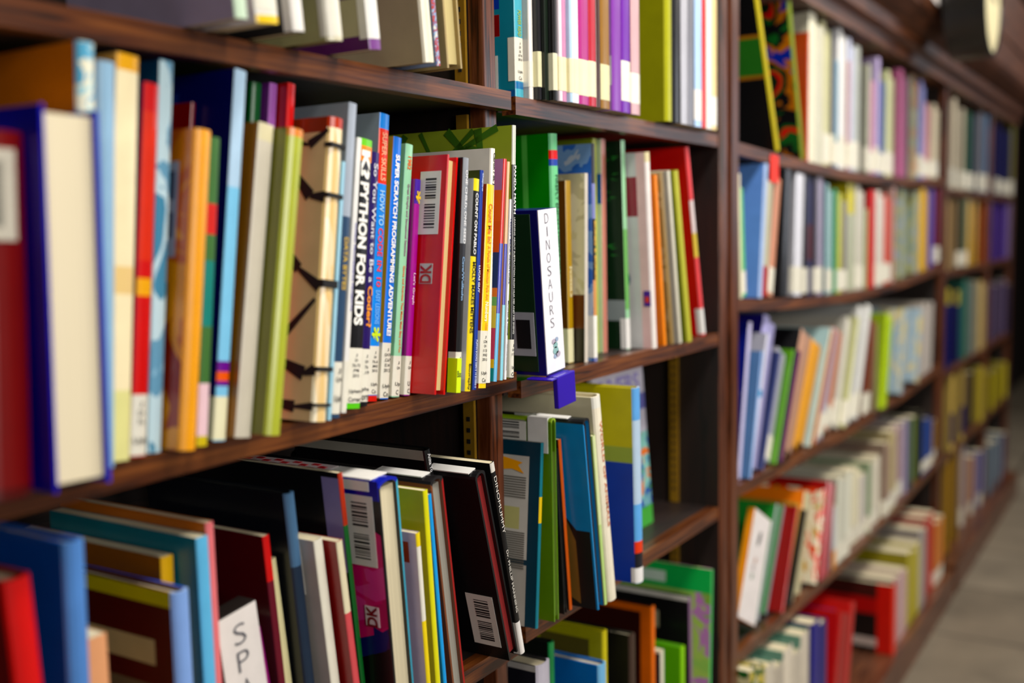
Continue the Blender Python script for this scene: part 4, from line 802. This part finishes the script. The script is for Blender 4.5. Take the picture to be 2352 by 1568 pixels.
far('B3', [(1706, 400, 'cream', '#dcd4b8', dict(xt=1701)), (1716, 440, 'spring green', '#60b468', dict(xt=1708, lb=1)),
  (1752, 340, 'sky blue', '#a8bce0', dict(xt=1768, th=.012, y=-.006, cv='#6488c8', k='h', W=.24, art=[(.3, .9, .76, .84, '#d0c018')])),
  (1764, 425, 'red-footed', '#b8b49c', dict(xt=1778, bands=[(0, .26, '#a01818')])), (1776, 418, 'peach', '#c88c70', dict(xt=1796, lb=1)),
  (1812, 385, 'black', '#0a0a0c', dict(xt=1824, wmax=.2, th=.045, cv='#08080a', k='h', y=-.004)), (1842, 378, 'snow white', '#dcdce4', dict(xt=1850, lb=1, wmax=.2)),
  (1855, 405, 'midnight navy', '#0c0c18', dict(lb=1)), (1866, 410, 'ink blue', '#24244c', dict(bands=[(.3, .6, '#4c1824')])), (1878, 402, 'slate grey', '#54505c', dict(lb=1)), (1890, 408, 'lavender grey', '#a098ac', dict(lb=1)), (1897, 420, 'dark teal', '#1c4c5c'),
  (1912, 425, 'pale aqua', '#a0c0c0', dict(lb=1)), (1921, 435, 'emerald', '#2c9464'), (1934, 445, 'citron', '#b8b850', dict(lb=1)), (1946, 450, 'brownish grey', '#8c8480', dict(lb=1)), (1962, 408, 'lemon', '#d8cc28', dict(bands=[(0, .72, '#b0b49c')])), (1984, 428, 'ivory', '#d4d0c0', dict(lb=1)), (1992, 480, 'sage', '#a8b080'),
  (2010, 438, 'scarlet', '#c00c0c', dict(k='h')), (2030, 440, 'white-red', '#e4dcd0', dict(lb=1)), (2046, 448, 'brick red', '#d0503c', dict(lb=1)), (2054, 430, 'rose tan', '#c8a098'), (2110, 428, 'grey picture', '#8c9c90', dict(pic=('#8c9c90', '#a4a880', '#9ca8b0', '#b4a860'), wmax=.2)),
  (2130, 430, 'mustard yellow', '#d8ac40', dict(k='h')), (2143, 430, 'violet blue', '#5c4c9c'), (2158, 435, 'maroon', '#6c1434', dict(lb=1))])
far('C3', [(1691, 900, 'yellow footed', '#d0bc30', dict(xt=1697, th=.006)), (1703, 742, 'navy', '#c4c0e0', dict(xt=1729, th=.011, cv='#141c6c', k='h')), (1714, 812, 'cornflower blue', '#6c98d4', dict(xt=1742)), (1727, 770, 'white', '#d8d8e8', dict(xt=1768, bands=[(.55, .6, '#3090b8')])),
  (1741, 732, 'indigo', '#a8a4d0', dict(xt=1786, cv='#1c1860', k='h')), (1749, 812, 'dark blue', '#303c78', dict(xt=1790)), (1768, 806, 'grey', '#b0b0bc', dict(xt=1808, lb=1)), (1783, 806, 'grass green', '#64ac2c', dict(xt=1825)), (1797, 812, 'purple', '#501454', dict(xt=1840)),
  (1818, 770, 'pink edged', '#c89c84', dict(xt=1868, cv='#0c0c10')), (1847, 794, 'orange', '#dc9c0c', dict(xt=1892, k='h', cv='#b88078')), (1862, 757, 'cream', '#dcd4bc', dict(xt=1912, cv='#98b0b0')), (1872, 766, 'rust', '#b86c34', dict(xt=1918)), (1888, 756, 'violet grey', '#b4acc0', dict(xt=1928, lb=1)),
  (1905, 760, 'salmon', '#dc987c', dict(xt=1938, lb=1)), (1924, 740, 'bone white', '#dcd8cc', dict(xt=1955, lb=1)), (1942, 735, 'pale lemon', '#d8d8a0', dict(xt=1975, lb=1)), (1972, 708, 'white dotted', '#d4d4d0', dict(xt=2004, k='h', lb=1)), (1996, 730, 'chestnut', '#7c3418', dict(xt=2014, lb=1)),
  (2008, 745, 'beige', '#b49c80'), (2038, 722, 'lime', '#acc814', dict(k='h', xt=2053, y=-.015)), (2112, 705, 'blue-yellow picture', '#a4b8c0', dict(xt=2124, k='h', y=-.01, pic=('#a8b8c0', '#9cb0bc', '#c8c0a0', '#d0c078'), wmax=.25)), (2140, 688, 'ash', '#c0b8b0', dict(xt=2146))])
# lettered sign at the start of the fourth shelf
sg = sign('white shelf sign with small dark marks and orange border, fourth shelf of wide bookcase', None, 'D3', 1734, 1772, 1208, .10, .016, '', W=.014, edge='#d88c3c', colr='#e4dedc')
b = MB(); H_ = sg[2]
for (x, z, s, c) in ((.028, .80, .006, '#3c4444'), (.027, .76, .0065, '#30383c'), (.025, .72, .005, '#4c5450'), (.025, .56, .005, '#a07058'), (.022, .49, .006, '#a8a0a0'), (.022, .41, .0055, '#7c9080')):
    b.poly([(x*1.75+s*1.1*math.cos(a), -.0003, z*H_+s*1.2*math.sin(a)) for a in [j*math.pi/4 for j in range(8)]], print_mat(c, .7, 0))
b.build('sign_marks', sg[0])
far('D3', [(1762, 1150, 'silver', '#a4a8b0', dict(xt=1806, th=.012, cv='#288030', y=.024)), (1784, 1176, 'scarlet', '#b81414', dict(xt=1820)), (1800, 1166, 'golden tan', '#d0a44c', dict(xt=1840, lb=1)), (1812, 1180, 'black', '#10100c', dict(wmax=.2, xt=1848, th=.010)), (1838, 1120, 'cream', '#dcd4ac', dict(xt=1866, cv='#d87818')),
  (1878, 1128, 'mustard picture', '#b8901c', dict(wmax=.2, xt=1900, th=.02, pic=('#b8901c', '#d8d4b8', '#d04c14', '#4c8c34'), k='h')), (1903, 1100, 'wine', '#a8343c', dict(xt=1922, th=.018, k='h', cv='#8c0c0c', y=-.005)), (1921, 1160, 'orange footed', '#c4c4c8', dict(bands=[(0, .3, '#d88c1c')], empty=.03)),
  (1952, 1078, 'milk white', '#dcdccc', dict(lb=1, xt=1958)), (1972, 1070, 'cream', '#e4dcc0', dict(lb=1)), (1988, 1085, 'pink and white', '#dcd4cc', dict(lb=1)), (2000, 1060, 'pale sage', '#a8bc98', dict(lb=1)), (2020, 1042, 'off-white', '#e0dac8', dict(lb=1)), (2044, 1010, 'taupe', '#a08878', dict(lb=1)), (2058, 980, 'straw', '#c8b88c', dict(lb=1)),
  (2072, 965, 'dusty pink', '#c4a8ac', dict(lb=1)), (2083, 962, 'lilac', '#b4a8c4'), (2092, 960, 'petrol blue', '#34505c'), (2103, 952, 'moss green', '#6c7c44'), (2114, 945, 'black', '#12120c'), (2143, 950, 'cobalt', '#0c3c80', dict(k='h', lb=1)), (2165, 945, 'ochre', '#b08c28', dict(lb=1))])
far('E3', [(1760, 1500, 'multicoloured picture', '#b8b48c', dict(pic=('#c0b890', '#14501c', '#b8a850', '#8c8c80'), k='h', y=-.03)), (1860, 1432, 'grey paged', '#c8c0b0', dict(k='h', cv='#5c8474', y=-.03, lb=1)), (1900, 1400, 'navy', '#0c0c74', dict(k='h', y=-.035)), (1945, 1378, 'crimson framed', '#9c1008', dict(xt=1968, k='h', cv='#a41c10', y=-.04, art=[(.15, .9, .08, .92, '#141464')])),
  (2058, 1338, 'tall red', '#d8401c', dict(k='h', cv='#0c0808', y=-.04, th=.03, empty=.03, art=[(0, 1, .80, 1, '#3c1410'), (0, 1, .55, .78, '#a01008'), (0, .95, .08, .2, '#b4a49c'), (0, .2, 0, 1, '#c03014')])), (2083, 1290, 'pale pink', '#c8a8a8', dict(y=-.03)), (2110, 1240, 'yellow', '#b8ac28', dict(y=-.03)), (2126, 1200, 'mid grey', '#b0a8a4', dict(y=-.03)), (2142, 1170, 'scarlet topped', '#b81414', dict(y=-.025)), (2165, 1180, 'orange', '#d07c14', dict(y=-.03, lb=1))])
# farthest bookcase
far('A4', [(2213, 240, 'cream', '#e0d4bc', dict(lb=1)), (2226, 258, 'dark green', '#2c5438', dict(lb=1)), (2237, 265, 'dark teal', '#0c3440', dict(lb=1)), (2256, 262, 'grey', '#80808c', dict(lb=1)), (2268, 268, 'steel blue', '#4c7498', dict(lb=1)), (2280, 300, 'red and gold', '#a82408', dict(lb=1, bands=[(0, .4, '#d8941c')]))])
far('B4', [(2195, 448, 'tan', '#a4865c'), (2208, 452, 'dark olive', '#2c2c18', dict(lb=1)), (2222, 455, 'grey green', '#7c8060', dict(lb=1)), (2245, 445, 'golden yellow', '#c89c0c', dict(k='h')), (2262, 450, 'russet', '#a4502c'), (2280, 458, 'plum', '#3c1440', dict(lb=1))])
far('C4', [(2203, 655, 'navy', '#0c0c58', dict(k='h', bands=[(.8, 1, '#b0a010')])), (2218, 640, 'sea green', '#387868'), (2238, 645, 'grey', '#8c9890'), (2268, 640, 'sand', '#c4ac78', dict(k='h')), (2283, 630, 'mint', '#90b490')])
far('D4', [(2215, 840, 'buff', '#c4a860', dict(k='h', bands=[(.1, .5, '#1c1050')])), (2232, 845, 'dark brown', '#3c2c34'), (2270, 830, 'yellow', '#bca848', dict(k='h')), (2283, 830, 'pale lilac', '#b8a8b0')])
far('E4', [(2200, 1000, 'amber', '#b08414'), (2214, 1020, 'pearl', '#c0b0b0', dict(lb=1)), (2236, 1045, 'peach', '#d8a88c', dict(lb=1)), (2258, 1030, 'periwinkle', '#8c8cc0', dict(lb=1)), (2272, 1010, 'sage', '#8c9c74'), (2283, 990, 'crimson', '#a43c2c')])
far('A5', [(2318, 300, 'navy', '#0c0c54', dict(lb=1)), (2340, 300, 'olive', '#7c7c34', dict(lb=1)), (2349, 290, 'orange', '#b86414')])
far('B5', [(2310, 455, 'violet', '#5c409c'), (2323, 460, 'lavender', '#9080a8'), (2345, 470, 'blush', '#d0a890')])
far('C5', [(2308, 640, 'grey violet', '#6c5c7c'), (2323, 650, 'midnight', '#241c3c'), (2345, 640, 'stone', '#a4a088')])
far('D5', [(2312, 830, 'yellow', '#b8a83c', dict(k='h')), (2338, 815, 'lilac', '#c0b0b8')])
far('E5', [(2300, 990, 'ice blue', '#8c9cac'), (2312, 990, 'purple', '#5c2454'), (2338, 960, 'tan', '#b08c70')])

# ------------------------------------------------------------------ small things
def hanging_tag(x0, x1, z0, z1, c, label):
    b = MB(); b.box(0, x1-x0, -.0006, 0, 0, z1-z0, print_mat(c, .5)); o = b.build('shelf_tag'); o.location = (x0, -.0012, z0); tag(o, label, 'tag')
xa = solve_x(1768, 0, EYE+.1); xb = solve_x(1786, 0, EYE+.1)
hanging_tag(xa, xb, solve_z(420, xb, 0), ZA3(xa)-.0215+.016, '#e84414', 'bright orange-red tag hanging from the top shelf edge of the wide bookcase')
for i, (px, py, s, lab) in enumerate(((2152, 104, .055, 'larger white oval label on the cornice, nearer one'), (2280, 198, .05, 'smaller white oval label on the cornice, farther one'))):
    p = at_y(px, py, -.090); b = MB(); n = 20; Lh = s*(1.9 if i == 0 else 1.2); Z = s*.42 if i == 0 else .016
    f = [(Lh*math.cos(2*math.pi*j/n), 0, Z*math.sin(2*math.pi*j/n)) for j in range(n)]
    b.poly(f, print_mat('#dcd6d2', .5, 0)); b.poly([(x, .003, z) for x, y, z in reversed(f)], print_mat('#dcd6d2', .5, 0))
    for j in range(n): a, c = f[j], f[(j+1) % n]; b.poly([a, (a[0], .003, a[2]), (c[0], .003, c[2]), c], print_mat('#dcd6d2', .5, 0))
    o = b.build('section_label'); o.location = (p.x, -.0895, max(p.z, ZF+.119+Z)); tag(o, lab, 'label')
# black drum clock with a cream face, on the fascia above the books
def wall_clock():
    n = 40; yb_, yf_ = -.0945, -.194; X = solve_x(2282, yf_, EYE+.56); R = .145
    root = empty('wall_clock', (X, yb_, EYE+.567)); tag(root, 'black drum clock with cream face mounted high on the cornice', 'clock')
    bd, fc, hd = MB(), MB(), MB(); k = print_mat('#060607', .35, .2); cr = print_mat('#dcd2a8', .5, .1)
    def ring(y, r): return [(r*math.cos(2*math.pi*j/n), y, r*math.sin(2*math.pi*j/n)) for j in range(n)]
    D = yf_-yb_; rr = [ring(y, r) for y, r in ((0, R*.9), (-.004, R), (D+.006, R), (D-.002, R*.985), (D-.002, R*.93), (D+.004, R*.92))]
    for a, c in zip(rr, rr[1:]):
        for j in range(n): bd.poly([a[j], a[(j+1) % n], c[(j+1) % n], c[j]], k)
    bd.poly(rr[0], k); bd.build('clock_case', root)
    fc.poly(list(reversed(ring(D+.003, R*.925))), cr); fc.poly(ring(D+.006, R*.925), cr); face = fc.build('clock_face', root)
    hd.box(-.003, .003, D+.0005, D+.0015, -.01, R*.6, BLACK); h = hd.build('clock_hand', root)
    h2 = MB(); h2.box(-.01, R*.45, D+.0018, D+.0024, -.003, .003, BLACK); h2.build('clock_hand', root)
wall_clock()
# ------------------------------------------------------------------ labels: each one says which book
from collections import defaultdict
byrow = defaultdict(list)
for rec in ALL: byrow[rec[2]].append(rec)
seen = defaultdict(int)
for rk, recs in byrow.items():
    r = ROWS[rk]
    for i, (o, desc, _, full, nm) in enumerate(recs):
        if full: lab = full
        elif r.get('far'):
            a = recs[i-1][1].split(' book')[0] if i else 'end panel'; b = recs[i+1][1].split(' book')[0] if i+1 < len(recs) else 'end panel'
            lab = f"{desc}, {r['phrase']}, between {a} and {b}"
        else: lab = f"{desc}, {r['phrase']}"
        if seen[lab]:
            seen[lab] += 1; q = ('second', 'third', 'fourth', 'fifth')[seen[lab]-2]; lab = lab+', '+q+' such'
        seen[lab] += 1
        if len(lab.split()) > 16: print('LONG', len(lab.split()), lab)
        if 'desc' in o: del o['desc']
        if 'row' in o: del o['row']
        tag(o, lab, o.get('category') or 'book', r['group'])
dup = [k for k, v in seen.items() if v > 1]
print('DUP', dup, 'COUNT', len(ALL))
